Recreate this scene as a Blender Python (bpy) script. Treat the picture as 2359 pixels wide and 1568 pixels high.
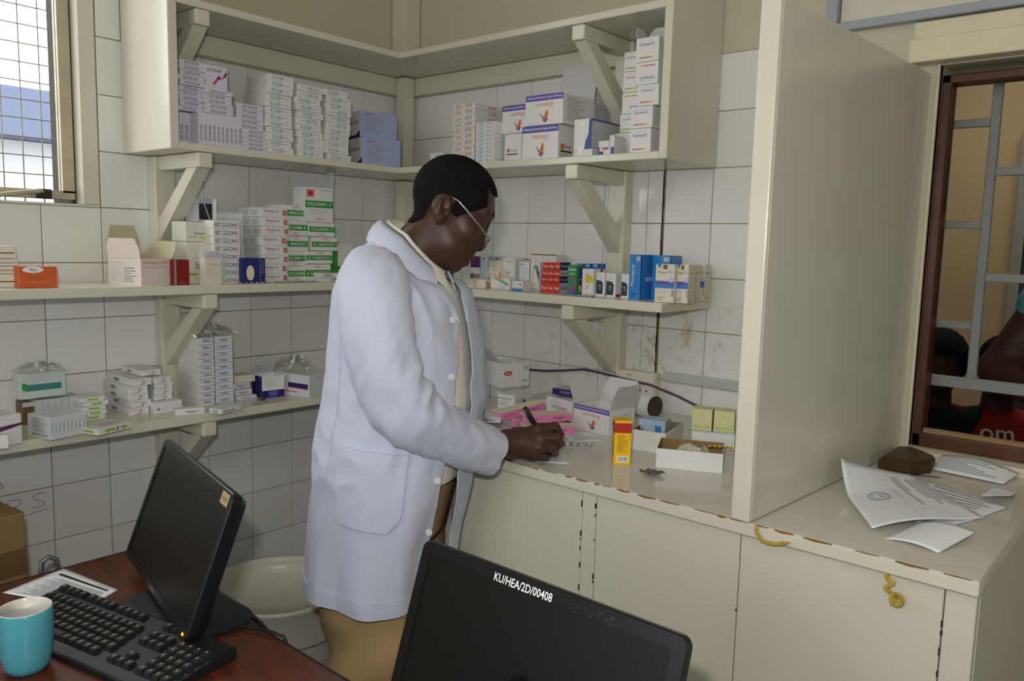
import bpy, bmesh, math, random
import numpy as np
from mathutils import Vector, Matrix
for o in list(bpy.data.objects): bpy.data.objects.remove(o)
random.seed(7)
S=bpy.context.scene; COL=S.collection; PI=math.pi; R_=math.radians
ZR=1.5                                   # height of the tile course that the vertical measurements refer to
# ---------------------------------------------------------------- camera
cd=bpy.data.cameras.new('camera'); cam=bpy.data.objects.new('camera',cd); COL.objects.link(cam); S.camera=cam
cd.sensor_width=36; cd.lens=28.195; cd.clip_start=.02; cd.clip_end=200
def cam_rot(yaw,p,r):
    f=Vector((math.sin(yaw)*math.cos(p),math.cos(yaw)*math.cos(p),-math.sin(p)))
    rt=Vector((math.cos(yaw),-math.sin(yaw),0)); up=rt.cross(f)
    a=rt*math.cos(r)+up*math.sin(r); b=-rt*math.sin(r)+up*math.cos(r)
    return Matrix((a,b,-f)).transposed().to_4x4()
cam.matrix_world=Matrix.Translation((2.3245,-2.0682,1.4275))@cam_rot(-.7089,.1188,.0261)
# ---------------------------------------------------------------- light and exposure
S.view_settings.view_transform='Standard'; S.view_settings.look='None'; S.view_settings.gamma=1
S.view_settings.use_curve_mapping=False; S.view_settings.exposure=0.42
w=bpy.data.worlds.new('sky'); S.world=w; w.use_nodes=True
bg=w.node_tree.nodes['Background']; bg.inputs[0].default_value=(.95,.98,1,1); bg.inputs[1].default_value=4.2
def area(name,loc,rot,sx,sy,power,col=(1,1,1)):
    l=bpy.data.lights.new(name,'AREA'); l.shape='RECTANGLE'; l.size=sx; l.size_y=sy; l.energy=power; l.color=col
    o=bpy.data.objects.new(name,l); COL.objects.link(o); o.location=loc; o.rotation_euler=rot; return o
area('ceiling_fill_light',(2.4,-2.6,2.72),(0,0,0),1.6,1.6,7,(1,.97,.92))  # added overhead fill, out of view; no lamp fitting is built
area('back_fill_light',(1.5,-4.3,1.8),(R_(90),0,0),2.4,1.5,18,(.93,.97,1))  # added soft fill behind the camera; the wall there has no window
area('right_fill_light',(4.35,-2.2,1.7),(R_(90),0,R_(90)),1.8,1.4,6,(.95,.98,1))  # added weak fill from the unseen right side, not a real window
fl=area('camera_flash',(2.27,-2.09,1.53),(0,0,0),.05,.03,7.5,(1,.97,.93))
fl.rotation_euler=cam_rot(-.7089,.1188,.0261).to_euler()
# ---------------------------------------------------------------- helpers
def lin(c):
    return tuple(((x/255)/12.92 if x/255<=.04045 else ((x/255+.055)/1.055)**2.4) for x in c)
MATS={}
def mat(name,rgb,rough=.5,spec=.5,noise=0,nscale=12,noise2=None,metal=0,trans=0,bump=0,bscale=60,coat=0,ior=1.45,emit=0,rnd=0,sheen=0):
    """rgb in sRGB 0..255.  noise: mottling between rgb and noise2 (or a darker tone)."""
    if name in MATS: return MATS[name]
    m=bpy.data.materials.new(name); m.use_nodes=True; nt=m.node_tree; b=nt.nodes['Principled BSDF']
    c=lin(rgb); b.inputs['Base Color'].default_value=(*c,1); b.inputs['Roughness'].default_value=rough
    b.inputs['Specular IOR Level'].default_value=spec; b.inputs['Metallic'].default_value=metal
    b.inputs['Transmission Weight'].default_value=trans; b.inputs['IOR'].default_value=ior; b.inputs['Coat Weight'].default_value=coat
    if sheen: b.inputs['Sheen Weight'].default_value=sheen
    m.diffuse_color=(*c,1)
    if emit: b.inputs['Emission Color'].default_value=(*c,1); b.inputs['Emission Strength'].default_value=emit
    out=None
    if noise:
        tc=nt.nodes.new('ShaderNodeTexCoord'); n=nt.nodes.new('ShaderNodeTexNoise'); n.inputs['Scale'].default_value=nscale; n.inputs['Detail'].default_value=6
        g=nt.nodes.new('ShaderNodeNewGeometry'); nt.links.new(g.outputs['Position'],n.inputs['Vector'])
        r=nt.nodes.new('ShaderNodeValToRGB'); r.color_ramp.elements[0].position=.5-.25; r.color_ramp.elements[1].position=.5+.25
        c2=lin(noise2) if noise2 else tuple(x*(1-noise) for x in c)
        r.color_ramp.elements[0].color=(*c,1); r.color_ramp.elements[1].color=(*c2,1)
        nt.links.new(n.outputs['Fac'],r.inputs['Fac']); nt.links.new(r.outputs['Color'],b.inputs['Base Color'])
    if bump:
        n=nt.nodes.new('ShaderNodeTexNoise'); n.inputs['Scale'].default_value=bscale; n.inputs['Detail'].default_value=4
        g=nt.nodes.new('ShaderNodeNewGeometry'); nt.links.new(g.outputs['Position'],n.inputs['Vector'])
        bp=nt.nodes.new('ShaderNodeBump'); bp.inputs['Strength'].default_value=bump; bp.inputs['Distance'].default_value=.004
        nt.links.new(n.outputs['Fac'],bp.inputs['Height']); nt.links.new(bp.outputs['Normal'],b.inputs['Normal'])
    MATS[name]=m; return m
class MB:
    """collects faces with materials; build() links them as ONE mesh object"""
    def __init__(s): s.v=[]; s.f=[]; s.m=[]; s.mats=[]; s.smooth=[]
    def mi(s,m):
        if m not in s.mats: s.mats.append(m)
        return s.mats.index(m)
    def add(s,vs,fs,m,smooth=False):
        o=len(s.v); s.v+= [tuple(x) for x in vs]; k=s.mi(m)
        for f in fs: s.f.append(tuple(i+o for i in f)); s.m.append(k); s.smooth.append(smooth)
    def box(s,lo,hi,m,bev=0,M=None):
        if bev>0:
            bm=bmesh.new(); bmesh.ops.create_cube(bm,size=1)
            c=[(a+b)/2 for a,b in zip(lo,hi)]; d=[b-a for a,b in zip(lo,hi)]
            for v in bm.verts: v.co=Vector((v.co.x*d[0]+c[0],v.co.y*d[1]+c[1],v.co.z*d[2]+c[2]))
            bmesh.ops.bevel(bm,geom=bm.edges[:],offset=min(bev,.45*min(abs(x) for x in d)),segments=1 if bev<.003 else 2,affect='EDGES',profile=.5)
            s.bm(bm,m,M=M); return
        (x0,y0,z0),(x1,y1,z1)=lo,hi
        vs=[(x0,y0,z0),(x1,y0,z0),(x1,y1,z0),(x0,y1,z0),(x0,y0,z1),(x1,y0,z1),(x1,y1,z1),(x0,y1,z1)]
        if M: vs=[M@Vector(v) for v in vs]
        s.add(vs,[(0,3,2,1),(4,5,6,7),(0,1,5,4),(1,2,6,5),(2,3,7,6),(3,0,4,7)],m)
    def bm(s,bm,m,smooth=False,M=None):
        bm.verts.index_update()
        s.add([(M@v.co if M else v.co) for v in bm.verts],[[v.index for v in f.verts] for f in bm.faces],m,smooth); bm.free()
    def prism(s,pts,axis,a,b,m,M=None):
        """extrude polygon pts (2d, ccw) along axis 0/1/2 from a to b"""
        n=len(pts)
        def p3(p,t): 
            return (t,p[0],p[1]) if axis==0 else ((p[0],t,p[1]) if axis==1 else (p[0],p[1],t))
        vs=[p3(p,a) for p in pts]+[p3(p,b) for p in pts]
        if M: vs=[M@Vector(v) for v in vs]
        fs=[tuple(range(n-1,-1,-1)),tuple(range(n,2*n))]+[(i,(i+1)%n,n+(i+1)%n,n+i) for i in range(n)]
        if axis==1: fs=[f[::-1] for f in fs]
        s.add(vs,fs,m)
    def tube(s,pts,r,m,seg=8,cap=True,smooth=True):
        pts=[Vector(p) for p in pts]; n=len(pts); rr=r if isinstance(r,(list,tuple)) else [r]*n
        vs=[];fs=[];up=None
        for i,p in enumerate(pts):
            d=(pts[min(i+1,n-1)]-pts[max(i-1,0)]).normalized()
            if up is None:
                up=Vector((0,0,1)) if abs(d.z)<.9 else Vector((1,0,0))
            a=d.cross(up).normalized(); b=a.cross(d).normalized(); up=b
            for k in range(seg):
                t=2*PI*k/seg; vs.append(p+(a*math.cos(t)+b*math.sin(t))*rr[i])
        for i in range(n-1):
            for k in range(seg): fs.append((i*seg+k,i*seg+(k+1)%seg,(i+1)*seg+(k+1)%seg,(i+1)*seg+k))
        if cap: fs+= [tuple(range(seg-1,-1,-1)),tuple(range((n-1)*seg,n*seg))]
        s.add(vs,fs,m,smooth)
    def lathe(s,prof,m,seg=32,c=(0,0,0),smooth=True,closed=False):
        vs=[];fs=[];n=len(prof)
        for r,z in prof:
            for k in range(seg):
                t=2*PI*k/seg; vs.append((c[0]+r*math.cos(t),c[1]+r*math.sin(t),c[2]+z))
        for i in range(n-1):
            for k in range(seg): fs.append((i*seg+k,i*seg+(k+1)%seg,(i+1)*seg+(k+1)%seg,(i+1)*seg+k))
        if prof[0][0]>1e-6 and not closed: fs.append(tuple(range(seg-1,-1,-1)))
        if prof[-1][0]>1e-6 and not closed: fs.append(tuple(range((n-1)*seg,n*seg)))
        s.add(vs,fs,m,smooth)
    def build(s,name,parent=None,loc=(0,0,0),rz=0,merge=False):
        me=bpy.data.meshes.new(name); me.from_pydata(s.v,[],s.f)
        for m in s.mats: me.materials.append(m)
        me.polygons.foreach_set('material_index',s.m); me.polygons.foreach_set('use_smooth',s.smooth); me.update()
        o=bpy.data.objects.new(name,me); COL.objects.link(o); o.location=loc; o.rotation_euler=(0,0,rz)
        if parent: o.parent=parent
        return o
def tag(o,label=None,cat=None,group=None,kind=None):
    if label: o['label']=label
    if cat: o['category']=cat
    if group: o['group']=group
    if kind: o['kind']=kind
    return o
def empty(name,loc=(0,0,0),rz=0,label=None,cat=None,group=None,kind=None):
    o=bpy.data.objects.new(name,None); COL.objects.link(o); o.location=loc; o.rotation_euler=(0,0,rz); o.empty_display_size=.1
    return tag(o,label,cat,group,kind)
def dup(o,parent=None):
    c=o.copy(); COL.objects.link(c)
    if parent: c.parent=parent
    for ch in [x for x in o.children]: dup(ch,c)
    return c
# ---------------------------------------------------------------- materials of the room
CREAM=mat('cream gloss paint',(216,212,194),.2,.5,noise=.06,nscale=5,bump=.05,bscale=40)
CREAMD=mat('cream wall paint',(200,195,170),.55,.3,noise=.05,nscale=3)
GROUT=mat('grout',(168,158,132),.9,.1,noise=.25,nscale=9)
CHIP=mat('chipped edge timber',(150,110,60),.8,.1,noise=.4,nscale=60)
TERR=mat('terrazzo floor',(122,120,116),.5,.3,noise=.3,nscale=30)
def tile_material():
    m=bpy.data.materials.new('glazed wall tile'); m.use_nodes=True; nt=m.node_tree; N=nt.nodes; L=nt.links; b=N['Principled BSDF']
    b.inputs['Roughness'].default_value=.16; b.inputs['Specular IOR Level'].default_value=.45
    g=N.new('ShaderNodeNewGeometry'); oi=N.new('ShaderNodeObjectInfo')
    base=N.new('ShaderNodeMixRGB'); base.inputs[1].default_value=(*lin((232,231,227)),1); base.inputs[2].default_value=(*lin((224,222,217)),1)
    L.new(oi.outputs['Random'],base.inputs[0])
    n=N.new('ShaderNodeTexNoise'); n.inputs['Scale'].default_value=17; n.inputs['Detail'].default_value=9; n.inputs['Roughness'].default_value=.7; L.new(g.outputs['Position'],n.inputs['Vector'])
    n2=N.new('ShaderNodeTexNoise'); n2.inputs['Scale'].default_value=2.3; n2.inputs['Detail'].default_value=3; L.new(g.outputs['Position'],n2.inputs['Vector'])
    # worn brown stains: on the wall above the counter, near the shelf bracket and to its right
    sx=N.new('ShaderNodeSeparateXYZ'); L.new(g.outputs['Position'],sx.inputs[0])
    def mr(sock,a,b_,c=0,d=1):
        q=N.new('ShaderNodeMapRange'); q.inputs[1].default_value=a; q.inputs[2].default_value=b_; q.inputs[3].default_value=c; q.inputs[4].default_value=d; L.new(sock,q.inputs[0]); return q.outputs[0]
    def mul(a,b_):
        q=N.new('ShaderNodeMath'); q.operation='MULTIPLY'
        for i,x in enumerate((a,b_)):
            if isinstance(x,float): q.inputs[i].default_value=x
            else: L.new(x,q.inputs[i])
        return q.outputs[0]
    zone=mul(mul(mr(sx.outputs['X'],.55,.95),mr(sx.outputs['Z'],1.40,1.16)),mr(sx.outputs['Y'],-.1,-.02))
    spots=mul(mul(mr(n.outputs['Fac'],.52,.66),mr(n2.outputs['Fac'],.38,.6)),zone)
    mx=N.new('ShaderNodeMixRGB'); L.new(base.outputs[0],mx.inputs[1]); mx.inputs[2].default_value=(*lin((160,134,84)),1)
    L.new(mul(spots,.85),mx.inputs[0])
    light=mul(mr(n.outputs['Fac'],.66,.74),.35)
    mx2=N.new('ShaderNodeMixRGB'); L.new(mx.outputs[0],mx2.inputs[1]); mx2.inputs[2].default_value=(*lin((175,160,125)),1); L.new(light,mx2.inputs[0])
    L.new(mx2.outputs[0],b.inputs['Base Color'])
    n3=N.new('ShaderNodeTexNoise'); n3.inputs['Scale'].default_value=5; L.new(g.outputs['Position'],n3.inputs['Vector'])
    bp=N.new('ShaderNodeBump'); bp.inputs['Strength'].default_value=.12; bp.inputs['Distance'].default_value=.01; L.new(n3.outputs['Fac'],bp.inputs['Height']); L.new(bp.outputs['Normal'],b.inputs['Normal'])
    MATS['tile']=m; return m
TILE=tile_material()
# ---------------------------------------------------------------- room shell
T=.152; FL=-1.5; CE=1.30; G=.0022
def zz(r): return r+ZR
def solid(name,boxes,m,kind='structure',parent=None):
    mb=MB()
    for lo,hi in boxes: mb.box((lo[0],lo[1],lo[2]+ZR),(hi[0],hi[1],hi[2]+ZR),m)
    o=mb.build(name,parent)
    if kind and not parent: o['kind']=kind
    return o
XR,YB=4.5,-4.5
solid('floor',[((-.3,YB-.2,FL-.1),(XR+.2,.0,FL))],TERR)
solid('ceiling',[((-.3,YB-.2,CE),(XR+.2,.2,CE+.1))],CREAMD)
# wall A carries the steel window, wall B the timber window
AW0,AW1,AWB,AWT=-2.35,-1.118,.006,1.02
wl=solid('wall_left',[((-.2,YB,FL),(-.006,AW0,CE)),((-.2,AW1,FL),(-.006,0.2,CE)),((-.2,AW0,FL),(-.006,AW1,AWB)),((-.2,AW0,AWT),(-.006,AW1,CE))],GROUT)
BW0,BW1,BWB,BWT=1.822,2.86,-.53,.36
wb=solid('wall_back',[((-.0,.006,FL),(1.40,.16,CE)),((1.40,0,FL),(BW0,.16,CE)),((BW1,0,FL),(XR+.2,.16,CE)),((BW0,0,FL),(BW1,.16,BWB)),((BW0,0,BWT),(BW1,.16,CE))],CREAMD)
wb2=solid('wall_backing',[((-.0,.0045,FL),(1.397,.006,.456))],GROUT,parent=wb); wb2.name='grout_bed'
solid('wall_right',[((XR,YB,FL),(XR+.2,0,CE))],CREAMD)
solid('wall_front',[((-.2,YB-.2,FL),(XR+.2,YB,CE))],CREAMD)
# upper wall painted cream above the last course
solid('paint_band',[((-.006,-1.045,.456),(-.001,0,CE))],CREAMD,parent=wl)
solid('paint_band',[((0,.001,.456),(1.40,.006,CE))],CREAMD,parent=wb)
# glazed tiles, one object each, all sharing a handful of meshes
tcache={}
def tile(wall,c0,c1,z0,z1,side):
    w_,h_=round(c1-c0-G,4),round(z1-z0-G,4)
    if w_<.008 or h_<.008: return
    k=(w_,h_,side)
    if k not in tcache:
        mb=MB(); 
        if side=='A': mb.box((-.006,-w_/2,-h_/2),(0,w_/2,h_/2),TILE,.0012)
        else: mb.box((-w_/2,0,-h_/2),(w_/2,.006,h_/2),TILE,.0012)
        o=mb.build('tile'); tcache[k]=o.data
    else:
        o=bpy.data.objects.new('tile',tcache[k]); COL.objects.link(o)
    o.parent=wall; c=(c0+c1)/2; z=(z0+z1)/2+ZR; j=random.uniform(-.0006,.0003)
    o.location=(j,c,z) if side=='A' else (c,-j,z)
    o.rotation_euler=(random.uniform(-.002,.002),random.uniform(-.002,.002),random.uniform(-.003,.003))
ya=-.2016
acol=[0,ya+T]+[ya-T*k for k in range(0,13)]
acol=sorted(set([round(x,4) for x in acol if x<=0]),reverse=True)
for i in range(len(acol)-1):
    y1,y0=acol[i],acol[i+1]
    for r in range(-9,3):
        if y0<-1.9 and r<-6: continue
        z0,z1=r*T,(r+1)*T
        if z1>AWB+.01 and y0<AW1:
            if y1<=AW1+.01: continue
            tile(wl,AW1,y1,z0,z1,'A'); continue
        tile(wl,y0,y1,z0,z1,'A')
    if y0<-1.045:
        for r in range(3,6):
            if y1>AW1+.01: tile(wl,max(y0,AW1),min(y1,-1.046),r*T,(r+1)*T,'A')
bcol=[0]+[.4533-T*k for k in (2,1,0)]+[.4533+T*k for k in range(1,5)]+[1.1167+.003,1.1167+T,1.397]
for i in range(len(bcol)-1):
    x0,x1=bcol[i],bcol[i+1]
    if i==7: x1-=.008
    for r in range(-9,3):
        if r<-4 and x0>.75: continue
        tile(wb,x0,x1,r*T,(r+1)*T,'B')
# ---------------------------------------------------------------- steel window in wall A
STEEL=mat('window steel cream',(196,188,160),.5,.4,noise=.2,nscale=20)
DARK=mat('dark joint',(60,52,45),.8,.2)
GLASS=mat('window glass',(255,255,255),.02,.5,trans=1,ior=1.0)
WIRE=mat('grille wire',(190,188,182),.5,.4)
win=empty('window_1',(0,0,ZR),kind='structure')
mb=MB(); x0,x1=-.075,-.045
mb.box((x0,AW1-.075,AWB+.03),(x1,AW1-.045,AWT),STEEL); mb.box((x0,AW0,AWB+.012),(x1,AW1-.045,AWB+.035),STEEL)
mb.box((x0,AW0,AWT-.03),(x1,AW1-.045,AWT),STEEL); mb.box((x0,AW0,AWB),(x1,AW0+.03,AWT),STEEL); mb.box((x0,-1.76,AWB),(x1,-1.735,AWT),STEEL)
mb.build('window_frame',win)
mb=MB(); mb.box((-.2,AW1-.044,AWB),(-.05,AW1-.0415,AWT),DARK); mb.build('dark_seam',win)
mb=MB(); mb.box((-.2,AW1-.04,AWB+.001),(-.0,AW1+.001,AWT),CREAM); mb.build('reveal',win)
mb=MB(); mb.box((-.2,AW0,AWB-.006),(.004,AW1,AWB),CREAM); mb.build('window_sill',win)
mb=MB(); mb.box((-.062,AW0+.03,AWB+.035),(-.058,AW1-.075,AWT-.03),GLASS); mb.build('pane',win)
mb=MB()
for k in range(20):
    z=.035+k*.0485; mb.tube([(-.105,AW0,z),(-.105,AW1-.05,z)],.0016,WIRE,6)
for k in range(24):
    y=AW1-.1-k*.048; mb.tube([(-.109,y,AWB),(-.109,y,AWT)],.0018,WIRE,6)
mb.build('wire_grille',win)
mb=MB(); mb.tube([(-.044,-1.245,.03),(-.03,-1.25,.036),(-.012,-1.30,.03),(-.004,-1.40,.012),(0.01,-1.46,.006)],.006,STEEL,8); mb.box((-.045,-1.262,.018),(-.025,-1.228,.042),DARK,.003)
mb.build('stay_latch',win)
# ---------------------------------------------------------------- shelves, brackets
def plank(mb,lo,hi,m=CREAM,bev=.003): mb.box(lo,hi,m,bev)
D=.27
def shelf(name,label,za,th,ybeg,xend,zb=None,depth=D):
    e=empty(name,(0,0,ZR),label=label,cat='shelf')
    mb=MB(); plank(mb,(0.002,ybeg,za-th),(depth,-.004,za)); mb.build('board',e)
    if xend:
        zb=za if zb is None else zb
        mb=MB(); plank(mb,(depth+.0005,-depth,zb-th),(xend,-.004,zb)); mb.build('board',e)
    return e
def endpanel(e,lo,hi): mb=MB(); plank(mb,lo,hi); return mb.build('end_panel',e)
s0=shelf('shelf','topmost corner shelf, empty cream painted board above the boxed shelf',.540,.020,-1.022,1.252)
mb=MB(); plank(mb,(.002,-.917,.458),(.024,-.05,.519)); mb.build('batten',s0); mb=MB(); plank(mb,(.002,-1.02,.458),(.024,-.983,.519)); mb.build('batten',s0)
mb=MB(); plank(mb,(.05,-.024,.458),(.953,-.002,.519)); mb.build('batten',s0); mb=MB(); plank(mb,(1.017,-.024,.458),(1.25,-.002,.519)); mb.build('batten',s0)
s1=shelf('shelf','second corner shelf from top, cream, closed by end panels, crowded with cartons',.172,.020,-1.022,1.252)
endpanel(s1,(.002,-1.048,.152),(.272,-1.0225,.86)); endpanel(s1,(1.2525,-.272,.152),(1.276,-.003,.86))
s2=shelf('shelf','third corner shelf from top, cream, behind the head of the man',-.203,.025,-2.0,1.282,zb=-.211)
s3=shelf('shelf','lowest cream shelf, on the left wall only, above the desk',-.558,.025,-2.0,None)
def bracket(side,c,ztop,drop,label,w=.042,foot=.56):
    e=empty('shelf_bracket',(0,0,ZR),label=label,cat='bracket')
    def bx(n,lo,hi):
        mb=MB()
        if side=='A': plank(mb,(lo[0],c-w/2 if n!='wall_post' else c-.031,lo[1]),(hi[0],c+w/2 if n!='wall_post' else c+.031,hi[1]),bev=.004)
        else: plank(mb,(c-w/2 if n!='wall_post' else c-.031,-hi[0],lo[1]),(c+w/2 if n!='wall_post' else c+.031,-lo[0],hi[1]),bev=.004)
        mb.build(n,e)
    bx('wall_post',(.001,ztop-drop),(.040,ztop)); bx('arm',(.0405,ztop-.04),(.268,ztop))
    mb=MB(); t=.043
    a=(.255,ztop-.0405); b=(.0405,ztop-drop*foot)
    pts=[(a[0],a[1]),(a[0]-t*1.25,a[1]),(b[0],b[1]+t*.55),(b[0],b[1]-t*.9)]
    if side=='A': mb.prism([(p[0],p[1]) for p in pts[::-1]],1,c-w*.47,c+w*.47,CREAM)
    else: mb.prism([(-p[0],p[1]) for p in pts],0,c-w*.47,c+w*.47,CREAM)
    mb.build('brace',e)
bracket('A',-.950,.519,.346,'cream timber bracket under the topmost shelf by the left end panel')
bracket('A',-.950,.151,.352,'cream timber bracket below the left end panel, above the opened white carton')
bracket('A',-.942,-.229,.327,'cream timber bracket on the left wall between third and lowest shelf')
bracket('A',-.952,-.584,.33,'cream timber bracket under the lowest shelf, behind the left monitor')
bracket('B',.985,.519,.346,'cream timber bracket under the topmost shelf beside the stacked tall cartons')
bracket('B',.978,.151,.358,'cream timber bracket under the second shelf, above the eye drop cartons')
bracket('B',.980,-.237,.212,'cream timber bracket under the third shelf, above the wall socket',foot=.82)
# corner posts
for z0,z1,lab in ((.1728,.519,'square cream corner post between the two upper shelves'),(-.203,.151,'square cream corner post behind the head of the man'),(.5405,1.2,'square cream corner post above the topmost shelf')):
    e=empty('corner_post',(0,0,ZR),label=lab,cat='post')
    mb=MB(); plank(mb,(.028 if z0<.5 else .003,-.075,z0),(.074,-.028 if z0<.5 else -.003,z1-.002),bev=.003); mb.build('post',e)
    if z0<.5:
        mb=MB(); plank(mb,(.03,-.077,z1-.058),(.078,-.03,z1-.0025)); mb.build('head_block',e)
# ---------------------------------------------------------------- counter
CT=-.55; CF=-.745; CX0,CX1=.72,2.115
LAM=mat('counter laminate',(216,212,202),.12,.55,noise=.05,nscale=6)
WORN=mat('worn counter front',(212,208,190),.4,.35,noise=.08,nscale=4)
ct=empty('counter',(0,0,ZR),label='long cream painted counter with laminate top along the tiled wall',cat='counter')
mb=MB(); mb.box((CX0,CF,CT-.003),(CX1,-.003,CT),LAM); mb.build('laminate_top',ct)
mb=MB(); mb.box((CX0,CF-.001,CT-.026),(CX1+.001,CF+.02,CT-.0032),CREAM,.002); mb.box((CX1-.02,CF+.0205,CT-.026),(CX1+.001,-.003,CT-.0032),CREAM,.002); mb.build('edge_strip',ct)
mb=MB()
rr=random.Random(3); x=1.19
while x<CX1:
    l=rr.uniform(.01,.05); h=rr.uniform(.0006,.0028)*(1.6 if x>1.3 else 1)
    mb.prism([(x,CT-.0005),(x,CT-.0005-h*.5),(x+l*.4,CT-.0005-h),(x+l,CT-.0005-h*.4),(x+l,CT-.0005)],1,CF-.0018,CF+.001,CHIP); x+=l*rr.uniform(.9,1.8)
mb.build('chipped_edge',ct)['kind']='stuff'
def pan(n,x0,x1,y=CF+.012): 
    mb=MB(); mb.box((x0,y,FL+.09),(x1,y+.018,CT-.028),WORN,.0015); return mb.build(n,ct)
pan('door',CX0+.03,1.384); pan('stile',1.3855,1.419,CF+.011); pan('door',1.4205,1.7345); pan('door',1.7365,2.068); pan('stile',2.07,CX1-.002,CF+.011)
mb=MB(); mb.box((CX1-.02,CF+.031,FL+.0),(CX1-.001,-.39,CT-.028),WORN,.0015); mb.build('side_panel',ct)
mb=MB(); mb.box((CX1-.022,-.388,FL),(CX1-.003,-.003,CT-.028),WORN,.0015); mb.build('side_panel',ct)
mb=MB(); mb.box((CX0,CF+.013,FL+.0),(CX0+.02,-.003,CT-.028),WORN,.0015); mb.build('side_panel',ct)
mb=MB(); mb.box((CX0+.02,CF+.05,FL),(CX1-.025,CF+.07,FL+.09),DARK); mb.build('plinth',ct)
mb=MB(); rr=random.Random(5)
for x_,a,b_ in ((1.3848,-.60,-.80),(1.4197,-.60,-.80),(1.7355,-.60,-1.1),(2.069,-.62,-1.1)):
    for k in range(7): 
        z=rr.uniform(b_,a); mb.box((x_-.0015,CF+.0098,z),(x_+rr.uniform(.0005,.002),CF+.0103,z+rr.uniform(.004,.014)),DARK)
mb.build('paint_chip',ct)['kind']='stuff'
# standing divider panel
dv=empty('divider_panel',(1.8,-.004,ZR),rz=R_(-3.2),label='tall cream standing panel dividing the counter beside the serving window',cat='panel')
mb=MB(); mb.box((-.036,-.752,CT+.001),(0,-.0,.345),CREAM,.003); mb.build('board',dv)
mb=MB(); mb.box((.0003,-.745,CT+.004),(.0013,-.002,.341),CREAM); mb.build('facing',dv)
# ---------------------------------------------------------------- serving window in wall B
WOOD=mat('dark window timber',(92,52,34),.4,.4,noise=.5,nscale=25)
BAR=mat('grey grille paint',(158,160,158),.45,.4,noise=.1,nscale=15)
CREAMW=mat('old cream trim',(226,217,188),.5,.3,noise=.14,nscale=14)
sw=empty('window_2',(0,0,ZR),kind='structure')
ff=[((BW0,.018,BWB),(BW0+.02,.075,.34)),((BW0,.018,BWB),(BW1,.075,BWB+.032)),((BW0,.018,.32),(BW1,.075,.34)),((BW1-.03,.018,BWB),(BW1,.075,.34))]
for lo,hi in ff: mb=MB(); mb.box(lo,hi,WOOD,.003); mb.build('frame_rail',sw)
mb=MB(); mb.box((BW0+.02,.05,BWB+.032),(BW1-.03,.054,.32),GLASS); mb.build('pane',sw)
mb=MB(); mb.box((BW0+.021,.03,BWB+.0325),(BW1-.03,.05,BWB+.042),mat('putty bead',(150,120,80),.6,.3)); mb.build('putty_bead',sw)
def bar(lo,hi): mb=MB(); mb.box(lo,hi,BAR,.002); mb.build('grille_bar',sw)
bar((1.914,.085,-.375),(1.934,.103,.34)); bar((2.16,.085,-.375),(2.18,.103,.34)); bar((2.42,.085,-.375),(2.44,.103,.34))
for z in (.237,.002,-.236): bar((1.80,.083,z-.009),(1.914,.1,z+.009))
for z in (.124,-.12): bar((1.934,.083,z-.010),(2.16,.1,z+.010))
bar((1.80,.08,-.388),(2.86,.1,-.362))
mb=MB(); mb.box((BW0-.005,-.035,BWB-.034),(BW1,.016,BWB-.001),CREAMW,.004); mb.build('window_sill',sw)
mb=MB(); mb.box((BW0-.06,-.05,.362),(BW1,.0,.415),CREAMW,.004); mb.box((BW0-.06,-.018,.416),(BW1,.0,.458),CREAMW,.003); mb.build('lintel',sw)
mb=MB(); mb.box((BW0-.006,-.012,BWB),(BW0,.018,.362),CREAMW,.002); mb.build('jamb_lining',sw)
# upper frame painted grey blue
BLUEG=mat('grey blue frame paint',(166,172,180),.4,.4,noise=.12,nscale=10)
tr=empty('trim_1',(0,0,ZR),kind='structure')
mb=MB(); mb.box((1.559,-.03,.482),(1.587,-.001,1.05),BLUEG,.003); mb.build('upright',tr)
mb=MB(); mb.box((1.5875,-.03,.462),(2.9,-.001,.482),BLUEG,.003); mb.build('rail',tr)
mb=MB(); mb.box((1.59,-.008,.4825),(2.9,-.0005,1.05),CREAM); mb.build('infill_panel',tr)
# socket, conduit and cable on the wall
PLA=mat('white socket plastic',(222,216,198),.35,.45)
so=empty('wall_socket',(0,0,ZR),label='cream double wall socket in its surface box below the third shelf',cat='socket')
mb=MB(); mb.box((1.0,-.034,-.512),(1.135,-.0015,-.437),PLA,.004); mb.build('back_box',so)
mb=MB(); mb.box((1.002,-.041,-.51),(1.133,-.0345,-.439),PLA,.003)
for cx in (1.035,1.1):
    for dx,dz,w_,h_ in ((0,.008,.003,.008),(-.011,-.012,.006,.004),(.011,-.012,.006,.004)): mb.box((cx+dx-w_/2,-.0415,-.478+dz-h_/2),(cx+dx+w_/2,-.0409,-.478+dz+h_/2),DARK)
mb.box((1.04,-.0414,-.449),(1.058,-.0409,-.447),mat('red socket mark',(170,50,45),.6)); mb.build('face_plate',so)
cu=empty('cable_conduit',(0,0,ZR),label='grey plastic cable conduit strip on tiles right of the wall socket',cat='conduit')
mb=MB(); mb.box((1.148,-.016,-.458),(1.745,-.001,-.43),mat('conduit grey',(186,188,184),.4,.4),.004); mb.build('trunking',cu)
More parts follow.
